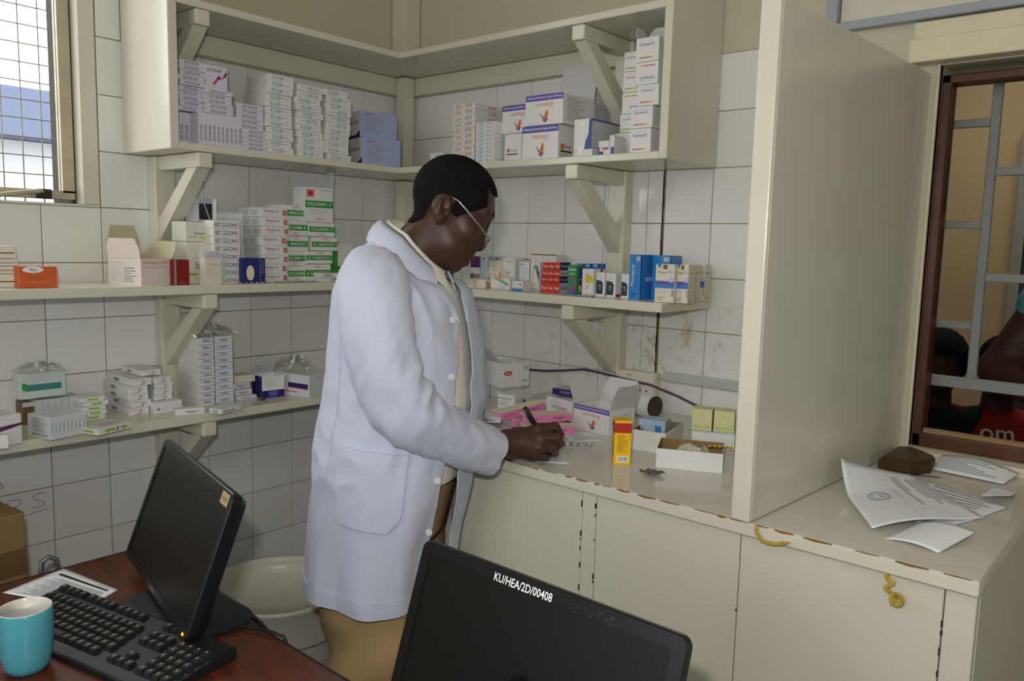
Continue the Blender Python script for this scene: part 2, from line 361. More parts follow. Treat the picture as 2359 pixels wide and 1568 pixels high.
# ---------------------------------------------------------------- printed cartons
WHITE=mat('white card',(226,225,222),.45,.4,noise=.03,nscale=30)
INK={}
def ink(n,c): INK[n]=mat('ink '+n,c,.5,.3); return INK[n]
for n,c in dict(purple=(96,48,98),violet=(104,88,170),blue=(70,96,160),navy=(38,40,110),sky=(60,130,200),pale=(175,195,225),red=(178,48,44),orange=(214,112,56),green=(58,150,62),lime=(150,180,60),
    yellow=(232,198,40),black=(40,40,44),grey=(140,140,142),pink=(212,120,170),magenta=(190,60,120),teal=(60,130,120),brown=(140,84,50),cream=(226,214,178),lgrey=(190,190,190),white=(235,235,235),pinkred=(220,110,110),holo=(140,200,190),dteal=(44,66,72),mauve=(176,120,170)).items(): ink(n,c)
TXT={}
def txt2d(s):
    if s not in TXT:
        c=bpy.data.curves.new('t','FONT'); c.body=s; c.resolution_u=2; c.offset=.012
        o=bpy.data.objects.new('t',c); COL.objects.link(o); bpy.context.view_layer.update()
        me=o.to_mesh(); vs=[(v.co.x,v.co.y) for v in me.vertices]; fs=[tuple(p.vertices) for p in me.polygons]
        x0=min(v[0] for v in vs);x1=max(v[0] for v in vs);y0=min(v[1] for v in vs);y1=max(v[1] for v in vs)
        TXT[s]=([((x-x0)/(x1-x0),(y-y0)/(y1-y0)) for x,y in vs],fs,(x1-x0)/(y1-y0)); o.to_mesh_clear(); bpy.data.objects.remove(o); bpy.data.curves.remove(c)
    return TXT[s]
class P:
    def __init__(s,W,D,H,base):
        s.W,s.D,s.H=W,D,H; s.mb=MB(); s.base=base; s.k=0
    def fr(s,f):
        W,D,H=s.W,s.D,s.H
        return {'F':((-W/2,-D/2,0),(1,0,0),(0,0,1),(0,-1,0),W,H),'R':((W/2,-D/2,0),(0,1,0),(0,0,1),(1,0,0),D,H),'L':((-W/2,D/2,0),(0,-1,0),(0,0,1),(-1,0,0),D,H),
                'T':((-W/2,-D/2,H),(1,0,0),(0,1,0),(0,0,1),W,D),'B':((W/2,D/2,0),(-1,0,0),(0,0,1),(0,1,0),W,H)}[f]
    def pts(s,f,uv):
        o,a,b,n,w,h=[Vector(x) if isinstance(x,tuple) else x for x in s.fr(f)]; s.k+=1
        return [o+a*(u*w)+b*(v*h)+n*(.00015+.00001*s.k) for u,v in uv]
    def poly(s,f,uv,m): s.mb.add(s.pts(f,uv),[tuple(range(len(uv)))],INK[m] if isinstance(m,str) else m)
    def rect(s,f,u0,v0,u1,v1,m): s.poly(f,[(u0,v0),(u1,v0),(u1,v1),(u0,v1)],m)
    def ell(s,f,u,v,ru,rv,m,n=16): s.poly(f,[(u+ru*math.cos(2*PI*i/n),v+rv*math.sin(2*PI*i/n)) for i in range(n)],m)
    def text(s,f,t,u0,v0,u1,v1,m,rot=0,flip=False):
        """fit text in the box; rot=1 reads upwards"""
        vs,fs,asp=txt2d(t)
        q=[]
        for x,y in vs:
            if flip: x,y=1-x,1-y
            if rot: x,y=1-y,x
            q.append((u0+x*(u1-u0),v0+y*(v1-v0)))
        s.mb.add(s.pts(f,q),fs,INK[m])
    def lines(s,f,u0,v0,u1,v1,n,m,seed=1):
        r=random.Random(seed+n); h=(v1-v0)/n
        for i in range(n):
            e=u0+(u1-u0)*r.uniform(.45,1); s.rect(f,u0,v0+h*(i+.3),e,v0+h*(i+.62),m)
    def bars(s,f,u0,v0,u1,v1,n,m):
        r=random.Random(n); u=u0; st=(u1-u0)/n
        for i in range(n): s.rect(f,u,v0,u+st*r.uniform(.25,.75),v1,m); u+=st
def body(p,open_=False,inner=None):
    W,D,H=p.W,p.D,p.H
    if not open_: p.mb.box((-W/2,-D/2,0),(W/2,D/2,H),p.base,.0008)
    else:
        t=.0016; m=p.base
        p.mb.box((-W/2,-D/2,0),(W/2,D/2,t),m)
        p.mb.box((-W/2,-D/2,t),(W/2,-D/2+t,H),m); p.mb.box((-W/2,D/2-t,t),(W/2,D/2,H),m)
        p.mb.box((-W/2,-D/2+t,t),(-W/2+t,D/2-t,H),m); p.mb.box((W/2-t,-D/2+t,t),(W/2,D/2-t,H),m)
OFFW=mat('off white card',(222,218,205),.5,.35,noise=.05,nscale=25)
BLUISH=mat('bluish film wrapped card',(158,170,205),.12,.6,bump=.25,bscale=35)
FILMW=mat('film wrapped white card',(214,216,220),.1,.65,bump=.35,bscale=45)
CREAMC=mat('cream card',(220,213,194),.5,.35)
def col(n,c,r=.4): return mat('card '+n,c,r,.4,noise=.03,nscale=25)
BASE=dict(az_edge=mat('film wrapped lilac card',(212,208,222),.15,.6,bump=.3,bscale=45),az_flat=mat('film wrapped lilac card',(1,1,1)),az_face=mat('film wrapped lilac card',(1,1,1)),az_l=None,livota=WHITE,orange=col('orange',(206,96,40)),redbox=col('deep red',(130,26,24)),darkopen=col('grey',(170,172,178)),
 bluepill=col('navy blue',(34,44,112)),greenbase=col('green',(66,140,50)),flapbox=CREAMC,doxa=OFFW,redden0=col('signal red',(206,58,36)),redden1=MATS['card signal red'],systane=col('eye green',(52,140,88)),purpley=col('plum',(66,44,110)),
 bluepk=col('bright blue',(70,120,205),.2),fluo=col('spray blue',(50,130,205),.3),azm=CREAMC,tri=CREAMC,creambox=CREAMC,brownbars=CREAMC,oldwhite=OFFW,shiny=mat('pale green film',(196,208,200),.08,.7,bump=.5,bscale=40),bundle=FILMW,clearbox=FILMW,clearpack=FILMW,darkcube=col('dark brown',(96,80,60)),
 lightblue=col('pale blue',(190,206,218)),navy=col('navy lid',(40,36,110)),yellow=col('syrup yellow',(238,190,24)),yellowish=CREAMC,grey_edge=col('grey white',(196,196,200)),pinkc=col('candy pink',(218,130,180)),ella=col('pale lime',(216,214,160)),pblue=col('soft blue',(176,196,222)),plain_side=col('grey white',(1,1,1)),bluestrip=WHITE)
DES={}
def des(f): DES[f.__name__]=f; return f
@des
def az_edge(p): p.text('F','AZYCIN-500',.2,.14,.8,.62,'purple',rot=1)
@des
def az_flat(p): p.text('F','AZYCIN-500',.18,.25,.74,.75,'purple'); p.lines('L',.1,.2,.9,.8,2,'lgrey')
@des
def az_face(p):
    p.text('F','AZYCIN-500',.06,.74,.72,.87,'purple'); p.poly('F',[(.3,.22),(.4,.2),(.62,.5),(.55,.58)],'magenta'); p.poly('F',[(.55,.5),(.66,.42),(.7,.52),(.6,.62)],'purple'); p.poly('F',[(.68,.45),(.8,.48),(.97,.72),(.9,.78)],'pink'); p.poly('F',[(.8,.6),(.9,.55),(.98,.78),(.93,.8)],'purple'); p.rect('F',0,.12,1,.135,'pale')
@des
def kuin(p):
    p.text('F','K U I N',.2,.38,.58,.8,'blue'); p.rect('F',.2,.24,.5,.28,'blue'); p.lines('F',.62,.4,.86,.62,1,'grey'); p.lines('F',.2,.1,.5,.2,1,'lgrey'); p.bars('F',.47,.2,.55,.7,3,'grey')
    p.lines('L',.1,.2,.9,.8,3,'lgrey')
@des
def livota(p):
    p.text('L','LIVOTA',.12,.52,.62,.66,'black'); p.text('L','500',.64,.52,.9,.66,'red'); p.lines('L',.4,.72,.9,.86,2,'lgrey')
    p.poly('L',[(0,0),(1,0),(1,.28),(.8,.12),(.55,.1),(.25,.22),(0,.34)],'navy'); p.poly('L',[(0,.34),(.25,.22),(.5,.1),(.5,.14),(.25,.27),(0,.4)],'magenta')
    p.rect('F',0,0,1,1,BLUISH); p.text('F','LIVOTA',.13,.84,.32,.92,'navy'); p.text('F','500',.33,.84,.45,.92,'pinkred'); p.lines('F',.13,.2,.72,.8,11,'grey'); p.rect('T',0,0,1,1,BLUISH)
@des
def smallorange(p): p.text('F','Rezox',.3,.45,.62,.75,'orange'); p.rect('F',.64,.5,.76,.68,'blue'); p.lines('R',.2,.3,.7,.8,3,'lgrey')
@des
def losa(p): p.text('F','LOSA',.1,.25,.38,.8,'red'); p.text('F','OETTE',.56,.3,.86,.85,'red'); p.rect('F',.24,.3,.31,.9,'cream'); p.rect('F',.47,0,.475,1,'lgrey'); p.text('R','LOSAR',.42,.3,.66,.8,'red')
@des
def lono(p): p.text('F','LONO',.15,.25,.42,.8,'blue'); p.text('F','TE',.55,.3,.68,.8,'blue'); p.lines('F',.7,.35,.95,.7,1,'blue'); p.rect('R',.85,.3,.98,.7,'blue')
@des
def clinbox(p):
    p.rect('F',0,.8,1,1,'violet'); p.text('F','Clindamycin Hydrochloride Capsules USP 300 mg',.04,.855,.96,.945,'white'); p.text('F','CLINDAZED-300',.26,.62,.74,.72,'orange'); p.rect('F',.6,.575,.74,.59,'grey'); p.lines('F',.04,.05,.4,.1,1,'lgrey')
    p.poly('F',[(.37,.43),(.42,.36),(.52,.2),(.47,.2)],'violet'); p.poly('F',[(.46,.12),(.5,.12),(.6,.24),(.62,.4),(.57,.5)],'orange'); p.poly('F',[(.5,.12),(.54,.06),(.62,.18),(.57,.22)],'violet'); p.poly('F',[(.47,.09),(.5,.12),(.58,.5),(.55,.42)],'orange')
    p.rect('R',.1,.12,.6,.135,'grey'); p.ell('R',.2,.36,.09,.1,'orange'); p.text('R','Dundo',.32,.32,.62,.42,'blue'); p.rect('R',.1,.2,.64,.25,'black'); p.lines('R',.1,.02,.6,.18,3,'grey')
@des
def clinbox_side(p): p.ell('F',.24,.42,.1,.07,'orange'); p.text('F','Dundo',.38,.38,.8,.47,'grey'); p.rect('F',.12,.27,.8,.31,'black'); p.lines('F',.12,.08,.7,.24,3,'lgrey'); p.rect('L',0,0,1,1,'pale')
@des
def clinbox_open(p):
    clinbox(p); p.k+=5; p.rect('R',0,0,.99,.6,WHITE); p.lines('R',.12,.12,.75,.92,13,'grey')
@des
def plain_side(p): p.lines('R',.2,.1,.8,.2,2,'lgrey'); p.rect('F',.0,.97,1,.99,'lgrey')
@des
def bluestrip(p):
    p.rect('F',.28,.1,.56,.92,'white'); p.lines('F',.3,.3,.54,.88,8,'lgrey'); p.poly('F',[(.62,.15),(1,.15),(1,1),(.88,.97),(.86,.6),(.7,.42)],'blue'); p.rect('F',.12,.1,.17,.2,'pinkred'); p.rect('R',0,.95,1,1,'blue'); p.rect('R',0,0,1,.95,'lgrey'); p.rect('R',0,0,.02,1,'blue')
@des
def tinyw(p): p.ell('F',.7,.6,.08,.12,'yellow'); p.lines('F',.1,.3,.5,.6,2,'lgrey'); p.rect('R',0,0,1,1,'pale')
@des
def tinyblue(p): p.rect('F',0,.0,.4,.55,'blue'); p.rect('F',.3,.75,.9,.95,'magenta'); p.rect('R',0,0,.7,.6,'blue')
@des
def tinyblue2(p): p.rect('F',.3,0,1,.42,'blue'); p.lines('F',.2,.55,.8,.95,6,'lgrey')
@des
def cet(p): p.text('F','Cetrizet-D',.15,.66,.8,.8,'violet'); p.lines('F',.2,.84,.75,.9,1,'pale'); p.rect('F',.15,.14,.4,.2,'mauve'); p.rect('F',.4,.14,.62,.2,'pinkred'); p.rect('F',.62,.14,.8,.2,'yellow'); p.lines('R',.2,.2,.8,.8,8,'lgrey')
@des
def cet_g(p): p.text('F','Cetrizet',.12,.66,.6,.78,'red'); p.lines('F',.2,.84,.75,.9,1,'pale'); p.rect('F',.1,.14,.5,.2,'lime'); p.rect('F',.5,.14,.75,.2,'yellow'); p.rect('F',.75,.14,.85,.2,'pinkred')
@des
def oldwhite(p): p.lines('F',.1,.3,.95,.6,1,'brown'); p.rect('F',0,.0,1,.05,'lgrey')
@des
def orange(p): p.ell('F',.36,.86,.28,.15,'white'); p.text('F','Ritz',.28,.78,.46,.94,'blue'); p.lines('F',.25,.4,.75,.55,2,'brown'); p.poly('F',[(.3,.2),(.8,.25),(.75,.3),(.3,.28)],'pinkred')
@des
def redbox(p): p.rect('F',0,0,.13,1,'grey'); p.lines('F',.3,.06,.75,.12,1,'pinkred')
@des
def doxa(p): p.text('F','Doxaxin',.33,.36,.74,.5,'purple'); p.lines('F',.2,.58,.8,.66,1,'pale'); p.rect('F',.1,.2,.4,.25,'lime'); p.rect('F',.5,.2,.85,.25,'lime'); p.rect('F',.62,.06,.85,.14,'yellow'); p.rect('F',.94,0,1,1,'pale')
@des
def darkopen(p): p.rect('F',.06,.1,.74,.78,'black'); p.poly('F',[(.12,.78),(.2,.78),(.6,.1),(.5,.1)],'dteal'); p.poly('F',[(.3,.78),(.36,.78),(.66,.1),(.6,.1)],'lgrey'); p.rect('F',.8,0,1,1,'white')
@des
def flapbox(p): p.text('F','Doxycycline',.2,.7,.85,.8,'grey'); p.lines('F',.1,.25,.9,.65,5,'lgrey'); p.rect('F',.86,.04,.95,.08,'yellow')
@des
def onco(p): p.text('F','ONCOSOL 250',.08,.3,.94,.82,'purple'); p.ell('F',.6,.45,.08,.28,'holo'); p.rect('F',.55,.4,.66,.52,'white'); p.lines('F',.5,.08,.95,.2,1,'lgrey')
@des
def clearpack(p): p.rect('F',0,.92,1,.96,'white')
@des
def flox(p):
    p.text('F','Floxapen',.16,.42,.52,.82,'red'); p.text('F','45',.56,.45,.66,.78,'grey'); p.lines('F',.17,.25,.5,.34,1,'grey')
    for i in range(3):
        for j in range(3): p.rect('F',.82+i*.05,.22+j*.2,.86+i*.05,.39+j*.2,'red')
    p.lines('L',.3,.2,.55,.8,4,'grey'); p.lines('L',.62,.2,.9,.8,4,'grey')
@des
def bluepill(p): p.ell('F',.36,.42,.17,.3,'cream'); p.rect('F',.77,0,.785,1,'lgrey'); p.text('F','EXODZ',.84,.4,.93,.92,'grey',rot=1)
@des
def cyc(p): p.rect('F',.02,.34,1,.72,'green'); p.text('F','CYCLOPAM - P',.1,.43,.92,.63,'white'); p.text('F','Indoco',.38,.08,.62,.26,'pinkred'); p.rect('F',0,0,1,.02,'grey'); p.lines('L',.1,.2,.9,.8,4,'lgrey')
@des
def cyc_tall(p):
    p.rect('F',.02,.42,1,.62,'green'); p.text('F','CYCLOPAM - P',.07,.475,.93,.57,'white'); p.rect('F',.07,.72,.32,.93,'pinkred'); p.rect('F',.12,.77,.27,.88,'red'); p.lines('F',.55,.9,.95,.96,1,'grey'); p.lines('F',.15,.22,.85,.39,4,'lgrey'); p.text('F','Indoco',.38,.06,.64,.15,'pinkred')
@des
def greenbase(p): p.text('F','PLASMIN 10',.1,.2,.95,.7,'lime')
@des
def whitegreen(p): p.rect('F',0,0,.24,.75,'green'); p.bars('F',.78,.4,.88,.75,4,'grey'); p.rect('L',0,0,1,1,'green')
@des
def tykin(p): p.text('F','TYKIN',.4,.2,.75,.8,'black')
@des
def nizal(p): p.text('F','NIZAL',.25,.25,.6,.8,'black')
@des
def purpletop(p): p.rect('F',0,.62,1,1,'purple'); p.rect('F',0,.1,1,.4,'grey'); p.rect('F',.05,.15,.3,.42,'blue')
@des
def lightblue(p): p.lines('F',.15,.05,.85,.35,4,'grey'); p.rect('F',.3,.9,.5,.95,'black')
@des
def bluecap(p): p.rect('F',0,.85,.22,1,'purple'); p.rect('F',.22,.86,.95,1,'pale'); p.rect('F',.95,.84,1,1,'navy')
@des
def tri(p): p.poly('F',[(.02,.02),(.18,.02),(.12,.6),(.05,.3)],'orange'); p.poly('F',[(.7,.1),(.98,.1),(.95,.75)],'pinkred'); p.lines('F',.28,.3,.75,.95,10,'lgrey')
@des
def gav(p): p.text('F','Gaviscor',.25,.86,.9,.93,'grey'); p.ell('F',.2,.58,.08,.06,'pale'); p.lines('F',.2,.4,.8,.55,2,'grey'); p.rect('F',0,.36,1,.37,'pinkred'); p.lines('F',.1,.1,.7,.34,2,'lgrey'); p.lines('R',.3,.1,.8,.3,4,'grey')
@des
def plainw(p): p.rect('F',0,.97,1,1,'brown'); p.lines('F',.3,.5,.8,.9,5,'lgrey')
@des
def whiteblue(p): p.rect('F',0,.05,1,.35,'pale'); p.lines('F',.12,.35,.85,.92,9,'pale'); p.rect('F',.1,.9,.4,.94,'grey')
@des
def stripeA(p):
    for i in range(3): p.poly('F',[(.05+i*.1,.34),(.1+i*.1,.34),(.38+i*.06,.9),(.34+i*.06,.9)],'lime')
    for i in range(3): p.poly('F',[(.42+i*.13,.9),(.5+i*.13,.9),(1-.0,.34+i*.13),(.93,.34+i*.1)],'navy')
    p.rect('F',.02,.28,.98,.29,'grey'); p.text('F','Azarga',.25,.04,.85,.09,'black'); p.rect('L',0,0,1,1,'teal')
@des
def stripeG(p):
    for i in range(4): p.poly('F',[(.15+i*.1,.98),(.21+i*.1,.98),(.92,.42-i*.05+.12*i),(.9,.34+.1*i)],'green')
    for i in range(3): p.poly('F',[(.3+i*.15,.05),(.37+i*.15,.05),(.62+i*.12,.42),(.57+i*.12,.42)],'pale')
@des
def bluebase(p): p.rect('F',0,0,1,.25,'sky'); p.rect('F',0,.25,1,.4,'pale'); p.text('F','Ocudrop',.3,.62,.75,.76,'grey'); p.ell('F',.78,.66,.06,.12,'navy'); p.rect('T',0,0,1,1,'white')
@des
def creambox(p): p.lines('F',.2,.3,.8,.7,1,'lgrey')
@des
def brownbars(p):
    for i in range(4): p.rect('F',.0,.08+i*.24,.22,.22+i*.24,'brown')
    for i in range(3): p.poly('R',[(.0,.7-i*.3),(.0,.85-i*.3),(.5,.4-i*.3+.0),(.5,.25-i*.3)],'brown')
@des
def redden0(p): p.text('F','Tenum',.14,.32,.9,.62,'white'); p.rect('R',0,0,1,1,'lgrey'); p.text('R','Dentin',.1,.3,.9,.7,'blue')
@des
def redden1(p): p.text('F','Tenum',.14,.32,.9,.62,'white'); p.rect('R',0,0,1,1,'navy'); p.text('R','Dentin',.1,.3,.9,.7,'lgrey')
@des
def systane(p): p.text('F','Systan',.06,.78,.94,.9,'white'); p.text('F','ULTRA',.15,.66,.8,.73,'white'); p.rect('F',.2,.5,1,.54,'magenta'); p.poly('F',[(0,0),(1,0),(1,.4),(.25,.12)],'blue'); p.poly('F',[(.25,.14),(.6,.08),(1,.35),(1,.42)],'magenta'); p.rect('F',0,0,.3,.12,'sky')
@des
def purpley(p): p.text('F','CILAX',.15,.52,.9,.6,'lgrey'); p.ell('F',.5,.2,.42,.16,'yellow'); p.ell('F',.6,.14,.25,.09,'lime')
@des
def bluepk(p): p.rect('F',.75,.88,1,.99,'navy'); p.rect('F',.1,.9,.6,.96,'pale')
@des
def purpleband(p): p.rect('F',0,.85,1,1,'purple'); p.rect('F',.3,.4,.7,.5,'lgrey')
@des
def swoosh(p):
    p.poly('F',[(.3,.84),(.5,.78),(.68,.6),(.72,.45),(.62,.58),(.46,.74)],'blue'); p.poly('F',[(.3,.28),(.46,.3),(.64,.42),(.7,.5),(.6,.36),(.45,.25)],'blue'); p.rect('F',.28,.48,.98,.74,'yellow'); p.text('F','VISTA',.4,.62,.85,.7,'grey'); p.lines('F',.4,.51,.9,.6,2,'grey'); p.lines('F',.2,.04,.9,.09,1,'pinkred'); p.lines('R',.2,.1,.7,.9,9,'lgrey')
@des
def eyedrop(p):
    p.poly('F',[(.04,.1),(.78,.1),(.82,.52),(.7,.62),(.5,.66),(.04,.68)],'dteal'); p.poly('F',[(.22,.42),(.45,.48),(.66,.4),(.5,.43),(.36,.44)],'white'); p.ell('F',.44,.34,.1,.05,'grey'); p.text('F','Tobrin',.3,.74,.75,.79,'grey'); p.lines('F',.2,.84,.9,.93,2,'lgrey'); p.rect('R',.1,.03,.9,.14,'red'); p.lines('R',.15,.2,.85,.92,12,'lgrey')
@des
def fluo(p): p.text('F','Fluouspray',.18,.3,.5,.78,'cream',rot=1); p.lines('F',.25,.06,.85,.15,2,'navy'); p.rect('R',0,0,.06,1,'navy'); p.rect('R',.35,.4,.9,.5,'pale'); p.rect('F',.6,.86,.9,.96,'lgrey')
@des
def azm(p):
    p.text('F','Azmasol',.14,.75,.62,.83,'grey'); p.text('F','HFA',.68,.76,.93,.83,'sky'); p.rect('F',0,.46,1,.56,'violet'); p.rect('F',0,.37,1,.47,'sky'); p.ell('F',.84,.6,.15,.08,'pale',10); p.rect('F',.4,.87,.62,.98,'brown'); p.poly('F',[(.06,1),(.34,1),(.2,.88)],'sky'); p.lines('F',.15,.2,.85,.34,2,'lgrey'); p.lines('F',.15,.04,.7,.16,2,'grey'); p.rect('F',.9,.16,.95,.34,'blue')
    p.text('R','Azmasol',.2,.76,.8,.82,'grey'); p.lines('R',.2,.1,.8,.7,9,'lgrey'); p.bars('R',.2,.04,.7,.1,7,'grey')
@des
def wave(p): p.poly('F',[(0,.38),(.5,.48),(1,.62),(1,.7),(.6,.66),(0,.62)],'purple'); p.poly('L',[(0,.4),(1,.5),(1,.6),(0,.5)],'violet')
@des
def tinyplain(p): p.rect('T',0,.48,1,.52,'lgrey')
@des
def bundle(p):
    for i in range(9): p.rect('F',i/9,0,i/9+.006,1,'lgrey'); p.bars('F',i/9+.03,.3,i/9+.075,.72,1,'green')
    p.lines('L',.2,.3,.9,.9,9,'grey'); p.text('L','AMOXYCAP',.15,.1,.85,.2,'green')
@des
def grey_edge(p): p.lines('F',.3,.05,.8,.3,3,'green')
@des
def darkcube(p): p.rect('F',0,.8,1,1,'lgrey')
@des
def shiny(p): p.rect('F',.1,.3,.9,.55,'teal'); p.rect('F',.04,.34,.14,.62,'green'); p.lines('F',.1,.65,.8,.9,4,'lgrey')
@des
def greenend(p): p.rect('F',.3,.3,.75,.72,'lime'); p.rect('F',0,0,1,.06,'grey')
@des
def flatgreen(p): p.rect('F',.2,.3,.5,.8,'lime'); p.rect('F',.66,.3,.84,.8,'lime'); p.rect('F',.53,.2,.6,.9,'grey'); p.rect('L',.1,.3,.8,.75,'lime'); p.rect('T',.3,.3,.9,.7,'lgrey')
@des
def scrib(p):
    p.lines('F',.1,.62,.85,.84,2,'grey'); p.rect('F',.2,.1,.6,.16,'pinkred'); p.poly('F',[(.52,.12),(.57,.12),(.68,.86),(.63,.86)],'grey'); p.poly('F',[(.42,.2),(.44,.12),(.8,.5),(.78,.56)],'grey'); p.ell('F',.56,.6,.07,.18,'lgrey'); p.rect('L',.3,.2,.5,.7,'grey')
@des
def whitewide(p): p.rect('F',.08,.3,.2,.5,'grey'); p.lines('F',.24,.25,.7,.6,3,'lgrey')
@des
def quad(p): p.text('F','Quadzol',.12,.42,.7,.8,'blue'); p.rect('F',.3,.34,.7,.44,'red'); p.lines('F',.74,.5,.96,.72,1,'grey'); p.rect('F',0,.0,1,.26,'pale'); p.rect('L',.4,.2,.52,.8,'grey')
@des
def yellowish(p): p.rect('F',0,0,1,.1,'lgrey')
@des
def bluewhite(p): p.rect('F',0,0,1,.34,'navy'); p.rect('F',.3,.05,.7,.3,'violet'); p.lines('F',.08,.5,.8,.88,5,'lgrey'); p.rect('L',0,0,1,1,'navy')
@des
def clearbox(p): p.rect('L',.3,.4,.95,.6,'navy'); p.rect('L',.3,.36,.95,.41,'red'); p.rect('L',.1,.16,.6,.22,'pinkred'); p.lines('F',.2,.8,.8,.95,2,'lgrey')
@des
def slimw(p): p.text('F','Histazin',.35,.3,.7,.7,'navy'); p.rect('F',.72,.4,.8,.6,'pinkred')
@des
def slimw2(p): p.text('F','Zincovit',.1,.25,.6,.7,'navy'); p.lines('R',.1,.2,.5,.7,1,'grey'); p.text('L','Tablets',.3,.25,.7,.7,'navy')
@des
def doxy(p): p.text('F','Doxycycline',.08,.62,.85,.78,'dteal'); p.lines('F',.08,.2,.95,.52,3,'grey'); p.lines('R',.1,.3,.9,.8,5,'lgrey')
@des
def redoval(p): p.ell('F',.26,.58,.15,.1,'red'); p.text('F','NOVA',.17,.53,.35,.63,'white'); p.bars('F',.82,.7,.95,.88,6,'grey'); p.bars('F',.75,.2,.95,.28,5,'grey'); p.lines('F',.06,.14,.3,.28,3,'lgrey')
@des
def azl(p): az_flat(p); p.text('L','AZYCIN-500',.2,.25,.8,.75,'purple')
@des
def livotaw(p):
    p.text('F','LIVOTA',.22,.48,.56,.6,'navy'); p.text('F','500',.57,.48,.8,.6,'red'); p.lines('F',.16,.66,.7,.8,2,'lgrey'); p.poly('F',[(0,0),(1,0),(1,.05),(.7,.1),(.45,.22),(.25,.2),(0,.1)],'navy'); p.rect('F',0,.97,1,1,'blue')
@des
def navy(p): p.text('F','500',.4,.3,.58,.7,'pinkred'); p.text('F','LIVOTA',.62,.3,.9,.7,'lgrey'); p.rect('T',0,0,1,1,'lgrey')
@des
def clinc(p): clinbox(p); p.k+=5; p.rect('R',0,0,.9,.6,WHITE); p.lines('R',.5,.3,.9,.8,3,'lgrey')
@des
def whiteback(p): p.rect('F',0,.9,1,.93,'lgrey')
@des
def yellow(p):
    p.rect('F',0,.72,1,.94,'red'); p.rect('L',0,.72,1,.94,'red'); p.text('L','LOZARM',.3,.8,.8,.86,'cream'); p.text('T','RX',.4,.4,.6,.6,'cream'); p.lines('F',.18,.28,.82,.68,14,'brown'); p.rect('F',.18,.06,.84,.2,'white'); p.bars('F',.24,.08,.78,.18,16,'black'); p.text('L','CALASOF',.25,.14,.7,.48,'orange',rot=1)
CACHE={}
def carton_mesh(d,W,D,H,open_):
    k=(d,W,D,H,open_)
    if k not in CACHE:
        p=P(W,D,H,BASE.get(d) or BASE.get(d.split('_')[0]+'_flat' if d=='azl' else d) or WHITE)
        if d=='azl': p.base=BASE['az_flat']
        body(p,open_); DES[d](p); o=p.mb.build('medicine_carton'); CACHE[k]=o.data; return o
    o=bpy.data.objects.new('medicine_carton',CACHE[k]); COL.objects.link(o); return o
def flap(parent,W,D,H,side,m,ang=None,name='flap'):
    """card flap hinged on a top edge, tilted outwards"""
    rr=random.Random(hash_(W,D,side)); mb=MB(); t=.0014
    if side in 'FB':
        L=D*.75; w0=W/2-.001; w1=W/2-.014; a=ang if ang is not None else (R_(rr.uniform(55,80)) if side=='B' else R_(rr.uniform(20,60))); sgn=1 if side=='B' else -1; y=sgn*D/2
        f=lambda x,s:(x,y+sgn*math.cos(a)*s*.6,H+.0005+math.sin(a)*s)
        q=[f(-w0,0),f(w0,0),f(w0*1.02,L*.55),f(w1,L),f(-w1,L),f(-w0*1.02,L*.55)]
        n=(0,-sgn*t,t*.3)
    elif side=='T':
        L=D; a=ang if ang is not None else R_(35); q=[(-W/2,D/2,H+.0005),(W/2,D/2,H+.0005),(W/2,D/2-.3*L,H+L*math.sin(a)),(-W/2,D/2-.3*L-.01,H+L*math.sin(a))]; n=(0,0,t)
    else:
        sgn=1 if side=='R' else -1; L=W*.5; w0=D/2-.001; w1=D/2-.012; a=ang if ang is not None else R_(rr.uniform(50,85)); x=sgn*W/2
        f=lambda yy,s:(x+sgn*math.cos(a)*s,yy,H+.0005+math.sin(a)*s)
        q=[f(-w0,0),f(w0,0),f(w0,L*.5),f(w1,L),f(-w1,L),f(-w0,L*.5)]; n=(-sgn*t,0,t*.3)
    k=len(q); vs=q+[tuple(a_+b_ for a_,b_ in zip(p_,n)) for p_ in q]
    mb.add(vs,[tuple(range(k)),tuple(range(2*k-1,k-1,-1))]+[(i,k+i,k+(i+1)%k,(i+1)%k) for i in range(k)],m)
    return mb.build(name,parent)
def hash_(*a): return sum(ord(c)*(i+7) for i,c in enumerate(str(a)))
INNER=mat('inner card white',(206,204,206),.6,.3)
def cart(d,W,D,H,x,y,z,rz,label,grp=None,flip=0,flaps='',cat='carton'):
    H=round(H-.0004,4); o=carton_mesh(d,W,D,H,bool(flaps)); o.location=(x,y,z+ZR+(H if flip else 0)+.0002); o.rotation_euler=(0,PI if flip else 0,R_(rz))
    tag(o,label,cat,grp)
    for s in flaps: flap(o,W,D,H,s,INNER)
    return o
ORDS=['topmost','second','third','fourth','fifth','sixth','seventh','eighth','ninth','tenth','eleventh','twelfth']
def stack(d,W,D,H,x,y,z,rz,n,desc,flips='',jit=.003,grp=None):
    rr=random.Random(hash_(d,x,y)); dx=Vector((math.cos(R_(rz)),math.sin(R_(rz)),0)); dy=Vector((-dx.y,dx.x,0))
    for k in range(n):
        j=rr.uniform(-jit,jit); jd=rr.uniform(-jit,jit)*.4
        l=(('topmost carton' if k==0 else 'carton '+ORDS[k]+' from top' if k<n-1 else 'bottom carton')+' in the '+desc) if n>1 else desc
        p=Vector((x,y,0))+dx*j+dy*jd
        cart(d,W,D,H,p.x,p.y,z+H*(n-1-k),rz+rr.uniform(-1,1)*jit*200,l,grp,flip=int(flips[k]) if k<len(flips) else 0)
